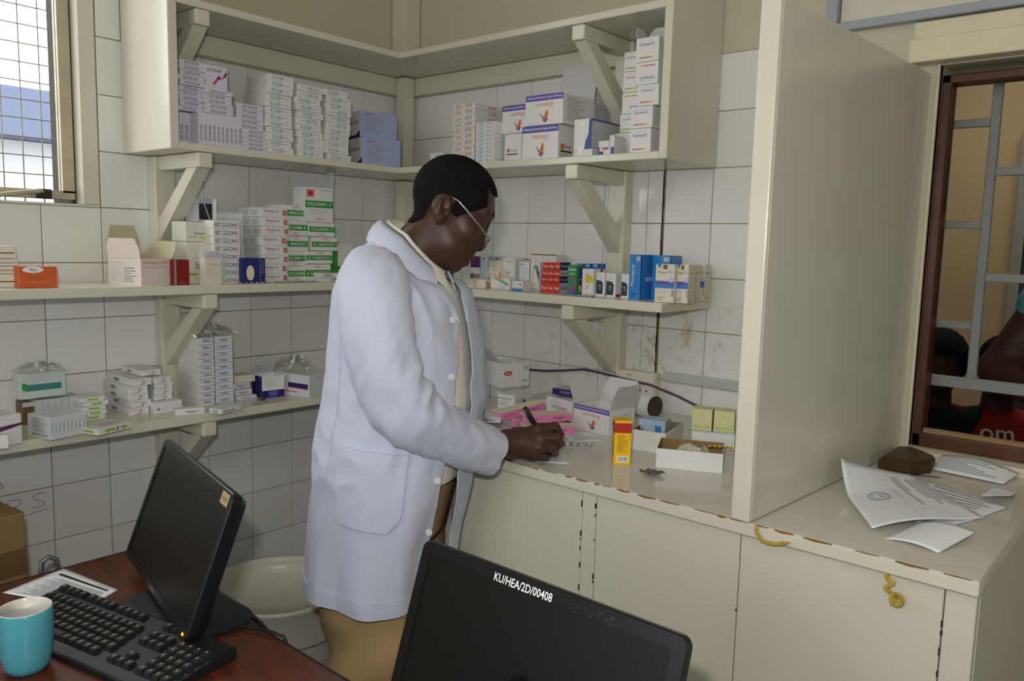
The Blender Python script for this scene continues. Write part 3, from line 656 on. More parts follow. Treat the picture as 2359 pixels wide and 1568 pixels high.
def openbox(W,D,H,x,y):
    """opened white carton on the third shelf; corner nearest the room at x,y"""
    rz=R_(108); p=P(W,D,H,mat('pinkish white card',(226,214,208),.5,.35)); body(p,True)
    p.text('F','Penagon-300',.08,.78,.85,.94,'pinkred'); p.lines('F',.06,.66,.86,.72,1,'grey'); p.lines('F',.05,.05,.5,.1,1,'lgrey'); p.lines('L',.06,.1,.92,.92,12,'lgrey'); p.lines('L',.5,.1,.95,.7,6,'grey')
    o=p.mb.build('medicine_carton'); v=Vector((W/2,D/2,0)); v=Matrix.Rotation(rz,3,'Z')@v
    o.location=(x-.03+v.x*0-.03,y+v.y,ZR-.203); o.location=(x+v.x,y+v.y,ZR-.203); o.rotation_euler=(0,0,rz)
    tag(o,'opened white carton with red title and raised flaps under the left shelf bracket','carton')
    flap(o,W,D,H,'L',p.base,R_(80)); f=flap(o,W,D,H,'B',mat('flap card',(196,190,158),.6,.3),R_(82)); flap(o,W,D,H,'R',MATS['flap card'],R_(60))
cart('az_edge',0.0129,0.1,0.0862,0.155,-0.9822,0.172,90,'thin purple lettered carton on edge, first from the left end panel','purple lettered cartons on second shelf')
cart('az_edge',0.0129,0.1,0.0862,0.155,-0.9687,0.172,90,'thin purple lettered carton on edge, second from the left end panel','purple lettered cartons on second shelf')
cart('az_edge',0.0129,0.1,0.0862,0.155,-0.9552,0.172,90,'thin purple lettered carton on edge, third from the left end panel','purple lettered cartons on second shelf')
cart('az_edge',0.0121,0.1,0.0866,0.2,-0.9515,0.172,90,'thin purple lettered carton on edge, first in long row of ten','purple lettered cartons on second shelf')
cart('az_edge',0.0121,0.1,0.0866,0.2,-0.9388,0.172,90,'thin purple lettered carton on edge, second in long row of ten','purple lettered cartons on second shelf')
cart('az_edge',0.0121,0.1,0.0866,0.2,-0.9261,0.172,90,'thin purple lettered carton on edge, third in long row of ten','purple lettered cartons on second shelf')
cart('az_edge',0.0121,0.1,0.0866,0.2,-0.9134,0.172,90,'thin purple lettered carton on edge, fourth in long row of ten','purple lettered cartons on second shelf')
cart('az_edge',0.0121,0.1,0.0866,0.2,-0.9008,0.172,90,'thin purple lettered carton on edge, fifth in long row of ten','purple lettered cartons on second shelf')
cart('az_edge',0.0121,0.1,0.0866,0.2,-0.8881,0.172,90,'thin purple lettered carton on edge, sixth in long row of ten','purple lettered cartons on second shelf')
cart('az_edge',0.0121,0.1,0.0866,0.2,-0.8754,0.172,90,'thin purple lettered carton on edge, seventh in long row of ten','purple lettered cartons on second shelf')
cart('az_edge',0.0121,0.1,0.0866,0.2,-0.8627,0.172,90,'thin purple lettered carton on edge, eighth in long row of ten','purple lettered cartons on second shelf')
cart('az_edge',0.0121,0.1,0.0866,0.2,-0.85,0.172,90,'thin purple lettered carton on edge, ninth in long row of ten','purple lettered cartons on second shelf')
cart('az_edge',0.0121,0.1,0.0866,0.2,-0.8373,0.172,90,'thin purple lettered carton on edge, tenth in long row of ten','purple lettered cartons on second shelf')
stack('az_flat',0.0694,0.1,0.0129,0.178,-0.9666,0.2596,90,5,'lower left flat pile of purple lettered cartons','',0.003,'purple lettered cartons on second shelf')
stack('az_flat',0.0742,0.1,0.0131,0.182,-0.9635,0.3247,90,5,'upper left flat pile of purple lettered cartons','00000',0.003,'purple lettered cartons on second shelf')
stack('az_flat',0.0831,0.1,0.0129,0.193,-0.8938,0.2596,90,5,'middle flat pile of purple lettered cartons','',0.003,'purple lettered cartons on second shelf')
cart('az_face',0.0637,0.0165,0.0642,0.2267,-0.8951,0.3245,90,'purple lettered carton standing broadside with pink ribbon, front of two','purple lettered cartons on second shelf')
cart('az_face',0.0642,0.0165,0.0682,0.2087,-0.885,0.3245,90,'purple lettered carton standing broadside with pink ribbon, back of two','purple lettered cartons on second shelf')
stack('az_flat',0.0798,0.1,0.0116,0.2,-0.7901,0.172,90,5,'low flat purple lettered pile near blue lettered stacks','11111',0.001,'purple lettered cartons on second shelf')
stack('az_flat',0.0818,0.1,0.0138,0.195,-0.7998,0.2304,90,5,'raised flat purple lettered pile near blue lettered stacks','',0.001,'purple lettered cartons on second shelf')
stack('kuin',0.0867,0.115,0.0186,0.1925,-0.7074,0.172,90,12,'left stack of blue lettered cartons','',0.008,'white cartons with blue lettering')
stack('kuin',0.0894,0.115,0.0191,0.1925,-0.606,0.172,90,11,'middle stack of blue lettered cartons','11000100000',0.007,'white cartons with blue lettering')
stack('kuin',0.092,0.115,0.0192,0.1925,-0.5026,0.172,90,11,'right stack of blue lettered cartons','00011100000',0.006,'white cartons with blue lettering')
cart('livota',0.1382,0.13,0.0867,0.185,-0.3111,0.172,76,'bluish wrapped box with dark swoosh, lower of two by corner post',None)
cart('livota',0.1321,0.13,0.0833,0.17,-0.3112,0.2597,76,'bluish wrapped box with dark swoosh, upper of two by corner post',None)
cart('smallorange',0.0634,0.07,0.0288,0.3831,-0.175,0.172,0,'small white carton with orange print, lower of two above the head',None)
cart('smallorange',0.0614,0.07,0.0182,0.3806,-0.17,0.2013,0,'small white carton with orange print, upper of two above the head',None)
stack('losa',0.0925,0.15,0.0187,0.5317,-0.16,0.172,0,10,'tall stack of red lettered cartons','',0.001,'white cartons with red lettering')
stack('lono',0.0769,0.12,0.0121,0.6369,-0.19,0.172,0,10,'thin blue print stack beside the red lettered one','',0.001,'thin cartons with small blue print')
cart('clinbox_side',0.067,0.14,0.0845,0.7184,-0.145,0.172,0,'white carton with orange logo, bottom left of four purple banded boxes',None)
cart('clinbox',0.1222,0.13,0.0821,0.7345,-0.15,0.2575,0,'white carton with purple band and bird emblem, upper left of three',None)
cart('clinbox',0.1322,0.1,0.0943,0.8504,-0.2,0.172,0,'white carton with purple band and bird emblem, bottom of three',None)
cart('clinbox_open',0.1355,0.15,0.0843,0.8618,-0.175,0.2673,0,'opened white carton with purple band and bird emblem, on top',None,flaps='B')
cart('plain_side',0.0551,0.085,0.1715,0.8982,-0.0525,0.172,0,'plain white carton behind the opened purple banded box',None)
cart('bluestrip',0.0572,0.15,0.1017,0.9955,-0.17,0.172,0,'white and blue box standing beside the purple banded cartons',None)
cart('tinyw',0.0331,0.028,0.0178,1.0255,-0.248,0.172,0,'tiny white carton on shelf edge before the white and blue box',None)
cart('tinyblue',0.0325,0.05,0.022,1.0634,-0.21,0.172,0,'tiny blue striped carton under a white one',None)
cart('tinyw',0.034,0.05,0.018,1.0605,-0.21,0.1945,0,'tiny white carton lying on the blue striped one',None)
cart('tinyblue2',0.0153,0.05,0.0529,1.0898,-0.215,0.172,0,'narrow white carton with blue base beside the stacked tall cartons',None)
cart('cet',0.0632,0.055,0.0636,1.1776,-0.2125,0.172,0,'carton with purple title and bar, front column, bottom','white cartons with purple and yellow bars')
cart('cet',0.0656,0.055,0.0553,1.1786,-0.2125,0.2362,0,'carton with purple title and bar, front column, second from bottom','white cartons with purple and yellow bars')
cart('cet',0.0635,0.055,0.0533,1.1946,-0.2125,0.2921,0,'carton with purple title and bar, front column, third from bottom','white cartons with purple and yellow bars')
cart('cet',0.0674,0.055,0.0562,1.1883,-0.2125,0.346,0,'carton with purple title and bar, front column, fourth from bottom','white cartons with purple and yellow bars',flip=1)
cart('cet',0.0672,0.055,0.0596,1.1877,-0.2125,0.4028,0,'carton with purple title and bar, front column, top','white cartons with purple and yellow bars',flaps='BL')
cart('cet_g',0.065,0.055,0.0681,1.0811,-0.1375,0.172,0,'carton with red title and green bar, rear column, bottom','white cartons with purple and yellow bars')
cart('cet_g',0.0642,0.055,0.0493,1.0954,-0.1375,0.2407,0,'carton with red title and green bar, rear column, second from bottom','white cartons with purple and yellow bars')
cart('cet_g',0.0639,0.055,0.0565,1.0994,-0.1375,0.2906,0,'carton with red title and green bar, rear column, third from bottom','white cartons with purple and yellow bars',flip=1)
cart('cet_g',0.0637,0.055,0.054,1.1007,-0.1375,0.3477,0,'carton with red title and green bar, rear column, fourth from bottom','white cartons with purple and yellow bars')
cart('cet_g',0.0635,0.055,0.0516,1.1008,-0.1375,0.4024,0,'carton with red title and green bar, rear column, top','white cartons with purple and yellow bars')
cart('oldwhite',0.0626,0.1,0.0318,0.15,-1.4236,-0.203,90,'old white carton at left photo edge, bottom of four',None)
cart('oldwhite',0.0598,0.1,0.0176,0.15,-1.4242,-0.1706,90,'old white carton at left photo edge, second of four',None)
cart('oldwhite',0.0625,0.1,0.0165,0.15,-1.422,-0.1524,90,'old white carton at left photo edge, third of four',None)
cart('oldwhite',0.0598,0.1,0.0295,0.15,-1.4223,-0.1353,90,'old white carton at left photo edge, top of four',None)
cart('orange',0.0822,0.05,0.05,0.21,-1.3583,-0.203,90,'orange carton with white oval on third shelf',None)
openbox(.105,.115,0.0687,0.25,-1.1228)
cart('redbox',0.0411,0.05,0.0678,0.221,-1.0116,-0.203,90,'deep red carton standing beside the opened white carton',None)
cart('doxa',0.0743,0.08,0.1157,0.155,-0.9328,-0.203,90,'white carton with green print, lower of pile behind opened flap carton',None)
cart('doxa',0.0752,0.08,0.0544,0.155,-0.9344,-0.0867,90,'white carton with green print, upper of pile, below the dark open box',None)
cart('darkopen',0.0559,0.07,0.0657,0.15,-0.9023,-0.0317,90,'open grey box showing dark inside atop the white carton pile',None)
cart('flapbox',0.047,0.028,0.0734,0.254,-0.9345,-0.203,90,'cream carton with torn open flaps before the holographic stack',None,flaps='FL')
stack('onco',0.0808,0.09,0.0221,0.193,-0.8748,-0.203,90,8,'stack of purple lettered cartons with holographic seals','11111111',0.001,'purple lettered cartons with holographic seals')
cart('clearpack',0.0879,0.05,0.2048,0.105,-0.8029,-0.203,90,'clear wrapped pack behind the holographic carton stack',None)
stack('flox',0.0912,0.13,0.0275,0.16,-0.7123,-0.203,90,8,'stack of white cartons with red squares','',0.006,'white cartons with red title and squares')
cart('bluepill',0.0751,0.016,0.0736,0.247,-0.8022,-0.203,90,'dark blue carton with pale tablet picture leaning before white stack',None)
stack('cyc',0.0841,0.1,0.0468,0.15,-0.6216,-0.203,90,5,'left stack of green banded cartons','10100',0.004,'white cartons with green bands')
cart('cyc',0.0983,0.1,0.0542,0.155,-0.5455,-0.203,90,'green banded carton in right stack, bottom','white cartons with green bands',flip=1)
cart('cyc',0.0985,0.1,0.0403,0.155,-0.5388,-0.1482,90,'green banded carton in right stack, second from bottom','white cartons with green bands',flip=1)
cart('cyc',0.0978,0.1,0.0433,0.155,-0.5198,-0.1073,90,'green banded carton in right stack, third from bottom','white cartons with green bands',flip=1)
cart('cyc',0.0986,0.1,0.0438,0.155,-0.5304,-0.0635,90,'green banded carton in right stack, under the tall one','white cartons with green bands')
cart('cyc_tall',0.1057,0.06,0.1076,0.175,-0.5407,-0.019,90,'tall green banded carton with red square atop the right stack',None,flaps='BR')
cart('greenbase',0.0879,0.07,0.0443,0.135,-0.4265,-0.203,90,'green carton lying flat below the white and green box',None)
cart('whitegreen',0.0845,0.05,0.0733,0.145,-0.4213,-0.1581,90,'white carton with green side near the shoulder of the man',None)
cart('tykin',0.085,0.028,0.0117,0.224,-0.5162,-0.203,90,'slim white carton with black print, lower of two near the shoulder',None)
cart('nizal',0.0812,0.028,0.0146,0.224,-0.5245,-0.1908,90,'slim white carton with black print, upper of two near the shoulder',None)
cart('purpletop',0.0436,0.04,0.0974,0.4845,-0.1,-0.211,0,'white carton with purple top behind the chin of the man',None)
cart('lightblue',0.0331,0.04,0.0971,0.5248,-0.1,-0.211,0,'slim pale blue carton beside the purple topped one',None)
cart('bluecap',0.0391,0.04,0.0973,0.5211,-0.05,-0.211,0,'carton with dark purple corner, half hidden at back of shelf',None)
cart('tri',0.0567,0.04,0.0862,0.5812,-0.11,-0.211,0,'cream carton with orange triangles on third shelf',None)
cart('gav',0.0535,0.045,0.0961,0.6309,-0.0975,-0.211,0,'tall white carton with grey side, behind the green striped one',None)
cart('plainw',0.0386,0.04,0.094,0.6444,-0.04,-0.211,0,'plain cream carton at the back behind the blue white one',None)
cart('whiteblue',0.0404,0.035,0.0866,0.7218,-0.1325,-0.211,0,'white carton with faint blue base on third shelf',None)
cart('stripeA',0.0358,0.035,0.0872,0.7774,-0.1475,-0.211,0,'white carton with green and blue slanting stripes, upright',None)
cart('plainw',0.0428,0.05,0.111,0.7054,-0.045,-0.211,0,'plain white carton at the back above the slanting stripes',None)
cart('plainw',0.0556,0.05,0.111,0.7564,-0.045,-0.211,0,'plain white carton at the back above the red cartons',None)
cart('creambox',0.0341,0.045,0.0295,0.5662,-0.2125,-0.211,0,'small cream carton nearest the man on the shelf edge',None)
cart('brownbars',0.0524,0.05,0.0278,0.5943,-0.19,-0.211,0,'small cream carton with brown bars on third shelf',None)
cart('stripeG',0.0794,0.03,0.0351,0.6667,-0.185,-0.211,0,'white carton with green and blue stripes lying on its side',None)
cart('bluebase',0.0411,0.04,0.0306,0.7593,-0.205,-0.211,0,'small white carton with bright blue base at the shelf front',None)
cart('redden0',0.0231,0.05,0.0279,0.8255,-0.155,-0.211,0,'small red carton, bottom row, left of three','small red cartons with white print')
cart('redden0',0.0228,0.05,0.0291,0.8491,-0.155,-0.211,0,'small red carton, bottom row, middle of three','small red cartons with white print')
cart('redden0',0.0226,0.05,0.0302,0.8725,-0.155,-0.211,0,'small red carton, bottom row, right of three','small red cartons with white print')
cart('redden1',0.0226,0.05,0.0154,0.8262,-0.155,-0.1803,0,'small red carton, second row, left of three','small red cartons with white print')
cart('redden1',0.0223,0.05,0.0164,0.8492,-0.155,-0.1803,0,'small red carton, second row, middle of three','small red cartons with white print')
cart('redden1',0.022,0.05,0.0174,0.872,-0.155,-0.1803,0,'small red carton, second row, right of three','small red cartons with white print')
cart('redden0',0.0225,0.05,0.0169,0.8271,-0.155,-0.1623,0,'small red carton, third row, left of three','small red cartons with white print')
cart('redden0',0.0222,0.05,0.0178,0.8501,-0.155,-0.1623,0,'small red carton, third row, middle of three','small red cartons with white print')
cart('redden0',0.022,0.05,0.0187,0.8729,-0.155,-0.1623,0,'small red carton, third row, right of three','small red cartons with white print')
cart('redden1',0.0219,0.05,0.021,0.8292,-0.155,-0.1431,0,'small red carton, top row, left of three','small red cartons with white print')
cart('redden1',0.0217,0.05,0.0218,0.8516,-0.155,-0.1431,0,'small red carton, top row, middle of three','small red cartons with white print')
cart('redden1',0.0214,0.05,0.0225,0.8738,-0.155,-0.1431,0,'small red carton, top row, right of three','small red cartons with white print')
cart('systane',0.0313,0.04,0.0849,0.9328,-0.165,-0.211,0,'green and blue carton with pink streak right of the red cartons',None)
cart('purpley',0.0202,0.04,0.0766,0.9479,-0.15,-0.211,0,'purple carton with yellow fruit picture on third shelf',None)
cart('bluepk',0.0278,0.04,0.0864,0.8725,-0.04,-0.211,0,'bright blue carton at the back, left of three','blue cartons at the back')
cart('bluepk',0.0274,0.04,0.0875,0.9017,-0.04,-0.211,0,'bright blue carton at the back, middle of three','blue cartons at the back')
cart('bluepk',0.027,0.04,0.0885,0.9305,-0.04,-0.211,0,'bright blue carton at the back, right of three','blue cartons at the back')
cart('purpleband',0.0375,0.03,0.0727,0.956,-0.075,-0.211,0,'white carton with purple top band behind the swoosh carton',None)
cart('swoosh',0.0394,0.035,0.0758,0.9886,-0.1675,-0.211,0,'white carton with blue swoosh and yellow sticker',None)
cart('eyedrop',0.0294,0.035,0.0681,1.0394,-0.1775,-0.211,0,'white carton with dark eye emblem, left of three',None)
cart('eyedrop',0.0315,0.035,0.0675,1.0811,-0.1875,-0.211,0,'white carton with dark eye emblem, middle of three',None)
cart('eyedrop',0.0252,0.035,0.0669,1.1247,-0.1825,-0.211,0,'white carton with dark eye emblem, right of three',None)
cart('fluo',0.037,0.07,0.1209,1.1544,-0.165,-0.211,0,'tall bright blue carton with white vertical title, left of two',None)
cart('fluo',0.0559,0.06,0.1205,1.2119,-0.13,-0.211,0,'tall bright blue carton behind the inhaler cartons, right of two',None)
cart('azm',0.056,0.035,0.0992,1.2671,-0.2175,-0.211,0,'cream inhaler carton with blue band, left of four',None)
cart('azm',0.0348,0.035,0.0995,1.3091,-0.2025,-0.211,0,'cream inhaler carton with blue band, second of four',None)
cart('azm',0.0321,0.035,0.0973,1.2825,-0.1175,-0.211,0,'cream inhaler carton with blue band, third of four',None)
cart('azm',0.0312,0.035,0.0972,1.2823,-0.0575,-0.211,0,'cream inhaler carton with blue band, rightmost of four',None)
cart('wave',0.1049,0.1,0.0703,0.2478,-1.4863,-0.558,101.16,'white carton with purple wave at left photo edge, lowest shelf',None)
cart('tinyplain',0.03,0.04,0.032,0.2967,-1.4726,-0.558,75,'small white carton at left photo edge, shelf front',None)
cart('bundle',0.0894,0.09,0.0551,0.2548,-1.338,-0.558,102.7,'wrapped bundle of green printed cartons at shelf front',None)
cart('grey_edge',0.0149,0.06,0.063,0.085,-1.3286,-0.558,90,'slim grey white carton on edge, first of seven behind the bundle','slim cartons on edge')
cart('grey_edge',0.0149,0.06,0.063,0.085,-1.3131,-0.558,90,'slim grey white carton on edge, second of seven behind the bundle','slim cartons on edge')
cart('grey_edge',0.0149,0.06,0.063,0.085,-1.2976,-0.558,90,'slim grey white carton on edge, third of seven behind the bundle','slim cartons on edge')
cart('grey_edge',0.0149,0.06,0.063,0.085,-1.2821,-0.558,90,'slim grey white carton on edge, fourth of seven behind the bundle','slim cartons on edge')
cart('grey_edge',0.0149,0.06,0.063,0.085,-1.2666,-0.558,90,'slim grey white carton on edge, fifth of seven behind the bundle','slim cartons on edge')
cart('grey_edge',0.0149,0.06,0.063,0.085,-1.2511,-0.558,90,'slim grey white carton on edge, sixth of seven behind the bundle','slim cartons on edge')
cart('grey_edge',0.0149,0.06,0.063,0.085,-1.2356,-0.558,90,'slim grey white carton on edge, seventh of seven behind the bundle','slim cartons on edge')
cart('darkcube',0.0297,0.05,0.058,0.075,-1.3476,-0.558,90,'small brown box below the shiny wrapped pack',None)
# wrapped pack rests on the row
cart('shiny',0.1065,0.05,0.0653,0.09,-1.3176,-0.4897,90,'shiny wrapped pale green pack on top of slim cartons',None)
stack('greenend',0.0619,0.07,0.0122,0.115,-1.2085,-0.558,90,5,'pile of green ended cartons beside wrapped bundle','',0.006,'white cartons with green ends')
cart('flatgreen',0.1006,0.07,0.015,0.2848,-1.2388,-0.558,107.7,'flat white carton with lime print on lowest shelf front',None)
stack('scrib',0.0528,0.16,0.0197,0.085,-1.0954,-0.558,90,5,'left pile of scribble marked cartons','',0.006,'small white cartons marked with pen scribbles')
cart('whitewide',0.0784,0.14,0.0317,0.12,-1.0303,-0.558,90,'wide white carton standing below the right scribble marked pile',None)
stack('scrib',0.0502,0.13,0.0161,0.1,-1.0313,-0.5257,90,4,'right pile of scribble marked cartons','',0.003,'small white cartons marked with pen scribbles')
stack('scrib',0.0555,0.12,0.0156,0.08,-1.0554,-0.458,90,1,'scribble marked carton bridging both piles','',0.003,'small white cartons marked with pen scribbles')
stack('quad',0.0478,0.122,0.0198,0.111,-0.908,-0.558,90,10,'left tall stack of pale red titled cartons','1111111111',0.001,'pale cartons with dark and red title')
stack('quad',0.0559,0.122,0.0198,0.107,-0.8492,-0.558,90,10,'right tall stack of pale red titled cartons','',0.001,'pale cartons with dark and red title')
cart('quad',0.0655,0.08,0.0115,0.125,-0.7741,-0.558,90,'pale red titled carton in low pile, bottom','pale cartons with dark and red title')
cart('quad',0.0551,0.08,0.0173,0.115,-0.7788,-0.546,90,'pale red titled carton in low pile, middle','pale cartons with dark and red title')
cart('quad',0.0551,0.07,0.0196,0.11,-0.7798,-0.5281,90,'pale red titled carton in low pile, top','pale cartons with dark and red title')
cart('yellowish',0.0684,0.06,0.0219,0.12,-0.7714,-0.508,90,'yellowish white carton lying on the low pale pile',None)
cart('bluewhite',0.073,0.07,0.067,0.1537,-0.6954,-0.558,83.69,'white and dark blue carton with lid flap open',None,flaps='T')
cart('clearbox',0.1003,0.13,0.0691,0.199,-0.5891,-0.558,100.79,'white carton with red label wrapped in film next to the coat',None)
cart('slimw',0.0766,0.03,0.018,0.2402,-0.9974,-0.558,73.78,'slim white carton lying at lowest shelf front, left',None)
cart('slimw2',0.0806,0.045,0.0146,0.2772,-0.9085,-0.558,107.9,'slim white carton lying slanted at lowest shelf front',None)
cart('doxy',0.0624,0.09,0.0429,0.8089,-0.2792,-0.55,3.82,'white carton with green black print under the large white carton',None)
cart('redoval',0.1007,0.09,0.0735,0.7061,-0.1974,-0.5061,71.0,'large white carton with red oval, opened, beside the coat',None,flaps='L')
cart('azl',0.07,0.1,0.0145,0.8766,-0.4654,-0.55,35,'thin purple lettered carton on counter, lower of two',None)
cart('azl',0.07,0.1,0.0145,0.9133,-0.5096,-0.535,38,'thin purple lettered carton on counter, upper of two',None)
cart('livotaw',0.1083,0.075,0.0622,1.0151,-0.2892,-0.55,-12.47,'white carton with blue base wave behind pink cartons',None)
cart('navy',0.0616,0.06,0.0183,1.0097,-0.2941,-0.4815,10.39,'flat navy blue carton on top of the blue wave carton',None)
cart('clinc',0.1249,0.1,0.0647,1.1578,-0.3261,-0.55,-7.85,'opened white carton with purple band, flaps up, on counter',None,flaps='BLR')
cart('yellow',0.0375,0.038,0.1,1.3748,-0.5764,-0.55,40.72,'yellow carton with red top standing alone on the counter',None)
# ---------------------------------------------------------------- loose things on shelves and counter
def sheet(name,c,label=None,cat='paper',m=None,nx=14,ny=10,zf=None,th=.0004,lines=None,extra=None,parent=None):
    """thin sheet from four corners (bl,br,tr,tl seen by its reader); zf(u,v) lifts it; lines=[(u0,v0,u1,v1,ink)]"""
    c=[Vector(p) for p in c]; zf=zf or (lambda u,v:0)
    def S_(u,v,o=0): 
        p=c[0]*(1-u)*(1-v)+c[1]*u*(1-v)+c[2]*u*v+c[3]*(1-u)*v; return Vector((p.x,p.y,p.z+zf(u,v)+o))
    mb=MB(); m=m or PAPER; vs=[];fs=[]
    for s_ in (0,1):
        for j in range(ny+1):
            for i in range(nx+1): vs.append(S_(i/nx,j/ny,th*s_))
    N=(nx+1)*(ny+1)
    for j in range(ny):
        for i in range(nx):
            a=j*(nx+1)+i; fs.append((a,a+nx+1,a+nx+2,a+1)); fs.append((N+a,N+a+1,N+a+nx+2,N+a+nx+1))
    for i in range(nx): fs+= [(i,i+1,N+i+1,N+i),(ny*(nx+1)+i+1,ny*(nx+1)+i,N+ny*(nx+1)+i,N+ny*(nx+1)+i+1)]
    for j in range(ny): a=j*(nx+1); b=a+nx; fs+= [(a+nx+1,a,N+a,N+a+nx+1),(b,b+nx+1,N+b+nx+1,N+b)]
    mb.add(vs,fs,m,True)
    for (u0,v0,u1,v1,k) in (lines or []):
        n=max(1,int(abs(u1-u0)*nx*1.5)); vv=[]
        for i in range(n+1):
            u=u0+(u1-u0)*i/n; vv+=[S_(u,v0,th+.0004),S_(u,v1,th+.0004)]
        mb.add(vv,[(2*i,2*i+2,2*i+3,2*i+1) for i in range(n)],INK[k])
    if extra: extra(mb,lambda u,v:S_(u,v,th+.0006))
    o=mb.build(name,parent)
    if label: tag(o,label,cat)
    return o
PAPER=mat('paper',(236,238,242),.6,.3)
FOIL=mat('blister foil',(190,192,196),.25,.5,metal=.85)
BROWNCARD=mat('bare cardboard',(150,122,84),.8,.2,noise=.12,nscale=25)
def film_material():
    m=bpy.data.materials.new('clear film'); m.use_nodes=True; nt=m.node_tree; o=nt.nodes['Material Output']; nt.nodes.remove(nt.nodes['Principled BSDF'])
    t=nt.nodes.new('ShaderNodeBsdfTransparent'); g=nt.nodes.new('ShaderNodeBsdfGlossy'); g.inputs['Roughness'].default_value=.15; x=nt.nodes.new('ShaderNodeMixShader'); x.inputs[0].default_value=.16
    nt.links.new(t.outputs[0],x.inputs[1]); nt.links.new(g.outputs[0],x.inputs[2]); nt.links.new(x.outputs[0],o.inputs[0]); return m
FILM=film_material()
def crumple(name,cx,cy,z,rx,ry,h,label,cat,m,rz=0,seed=1,n=16):
    r=random.Random(seed); vs=[];fs=[]
    for j in range(n+1):
        for i in range(n+1):
            u=i/n*2-1; v=j/n*2-1; e=max(0,1-max(abs(u),abs(v))**3)
            vs.append((u*rx+r.uniform(-1,1)*rx*.08,v*ry+r.uniform(-1,1)*ry*.08,.001+e*h*(.35+.65*r.random())))
    for j in range(n):
        for i in range(n):
            a=j*(n+1)+i; fs.append((a,a+1,a+n+2,a+n+1))
    mb=MB(); mb.add(vs,fs,m); o=mb.build(name,None,(cx,cy,z+ZR),R_(rz)); return tag(o,label,cat)
crumple('plastic_film',.115,-.875,-.357,.055,.075,.045,'crumpled clear plastic film on top of tall pale cartons','film',FILM,0,3)
crumple('plastic_film',.155,-.60,-.486,.06,.06,.05,'crumpled clear plastic film on the red labelled white carton','film',FILM,8,4)
crumple('plastic_film',.10,-1.315,-.424,.05,.05,.03,'clear plastic film over shiny wrapped pack','film',FILM,0,6)
def blister(name,cx,cy,z,nx,ny,pitch,r,rz,label,m=FOIL,dome=None,tilt=0):
    e=empty(name,(cx,cy,z+ZR),R_(rz),label,'blister pack'); e.rotation_euler[1]=tilt
    w,h=nx*pitch,ny*pitch; mb=MB(); mb.box((-w/2,-h/2,.0002),(w/2,h/2,.0012),m,.0003); mb.build('foil_card',e)
    mesh=None
    for i in range(nx):
        for j in range(ny):
            if mesh is None:
                mb=MB(); mb.lathe([(r,0),(r*.95,r*.35),(r*.7,r*.62),(r*.3,r*.74),(.0001,r*.76)],dome or m,12); o=mb.build('blister_dome',e); mesh=o.data
            else: o=bpy.data.objects.new('blister_dome',mesh); COL.objects.link(o); o.parent=e
            o.location=((i+.5)*pitch-w/2,(j+.5)*pitch-h/2,.0012)
    return e
GREYD=mat('dull silver dome',(205,205,200),.3,.5,metal=.4)
blister('blister_pack',.246,-.655,-.203,9,1,.0165,.0062,90,'silver blister strip at third shelf front before green banded stacks')
blister('blister_pack',.254,-.80,-.203,6,1,.0165,.0062,84,'silver blister strip at third shelf front before the holographic stack')
blister('blister_pack',1.034,-.258,-.211,3,1,.020,.0072,0,'three shiny silver blister domes at the right shelf front')
blister('blister_pack',1.205,-.52,-.55,5,2,.0175,.0062,40,'silver blister of white tablets lying on the counter below the open carton',dome=GREYD)
# foil scrap
sheet('foil_scrap',[(1.448,-.618,.951),(1.490,-.632,.951),(1.503,-.598,.951),(1.462,-.590,.951)],'small crumpled grey foil scrap on the counter front','foil',mat('grey foil',(128,118,112),.45,.5,metal=.4,noise=.4,nscale=90),zf=lambda u,v:.008*abs(math.sin(7*u+2))*abs(math.sin(5*v+1))+.004*u)
# pink cartons
PINK=BASE['pinkc']
BASE['pink']=PINK
def pink(p):
    p.rect('T',0,0,1,1,'cream'); p.lines('T',.1,.2,.9,.8,3,'lgrey'); p.text('F','Pantaprim',.6,.3,.85,.7,'purple'); p.lines('F',.08,.3,.45,.7,2,'magenta'); p.text('L','Panta',.15,.3,.6,.7,'purple'); p.ell('L',.8,.5,.1,.25,'white')
DES['pink']=pink
o=cart('pink',.14,.05,.02,.957,-.437,-.525,69,'pink carton leaning up on the others, leftmost of four pink cartons')
q=Vector((.957,-.39,-.486))-Vector((.963,-.52,-.545)); q=q.normalized()
o.rotation_euler=(0,-math.asin(.022/.14),R_(69)); o.location=(.957,-.437,ZR-.5245)
cart('pink',.135,.05,.0205,1.008,-.427,-.55,42,'pink carton lying flat under the others, second of four pink cartons')
cart('pink',.139,.048,.0205,1.079,-.468,-.55,45,'pink carton lying flat in front, nearest of four pink cartons')
cart('pink',.13,.05,.0205,1.046,-.437,-.529,62,'pink carton lying across two others, topmost of four pink cartons')
DES['tiltblue']=lambda p:(p.rect('L',0,0,1,1,'navy'),p.lines('F',.2,.3,.8,.8,4,'grey'),p.lines('T',.2,.3,.8,.8,4,'grey'))
cart('tiltblue',.075,.03,.03,.878,-.262,-.55,58,'white carton with navy end behind the pink cartons')
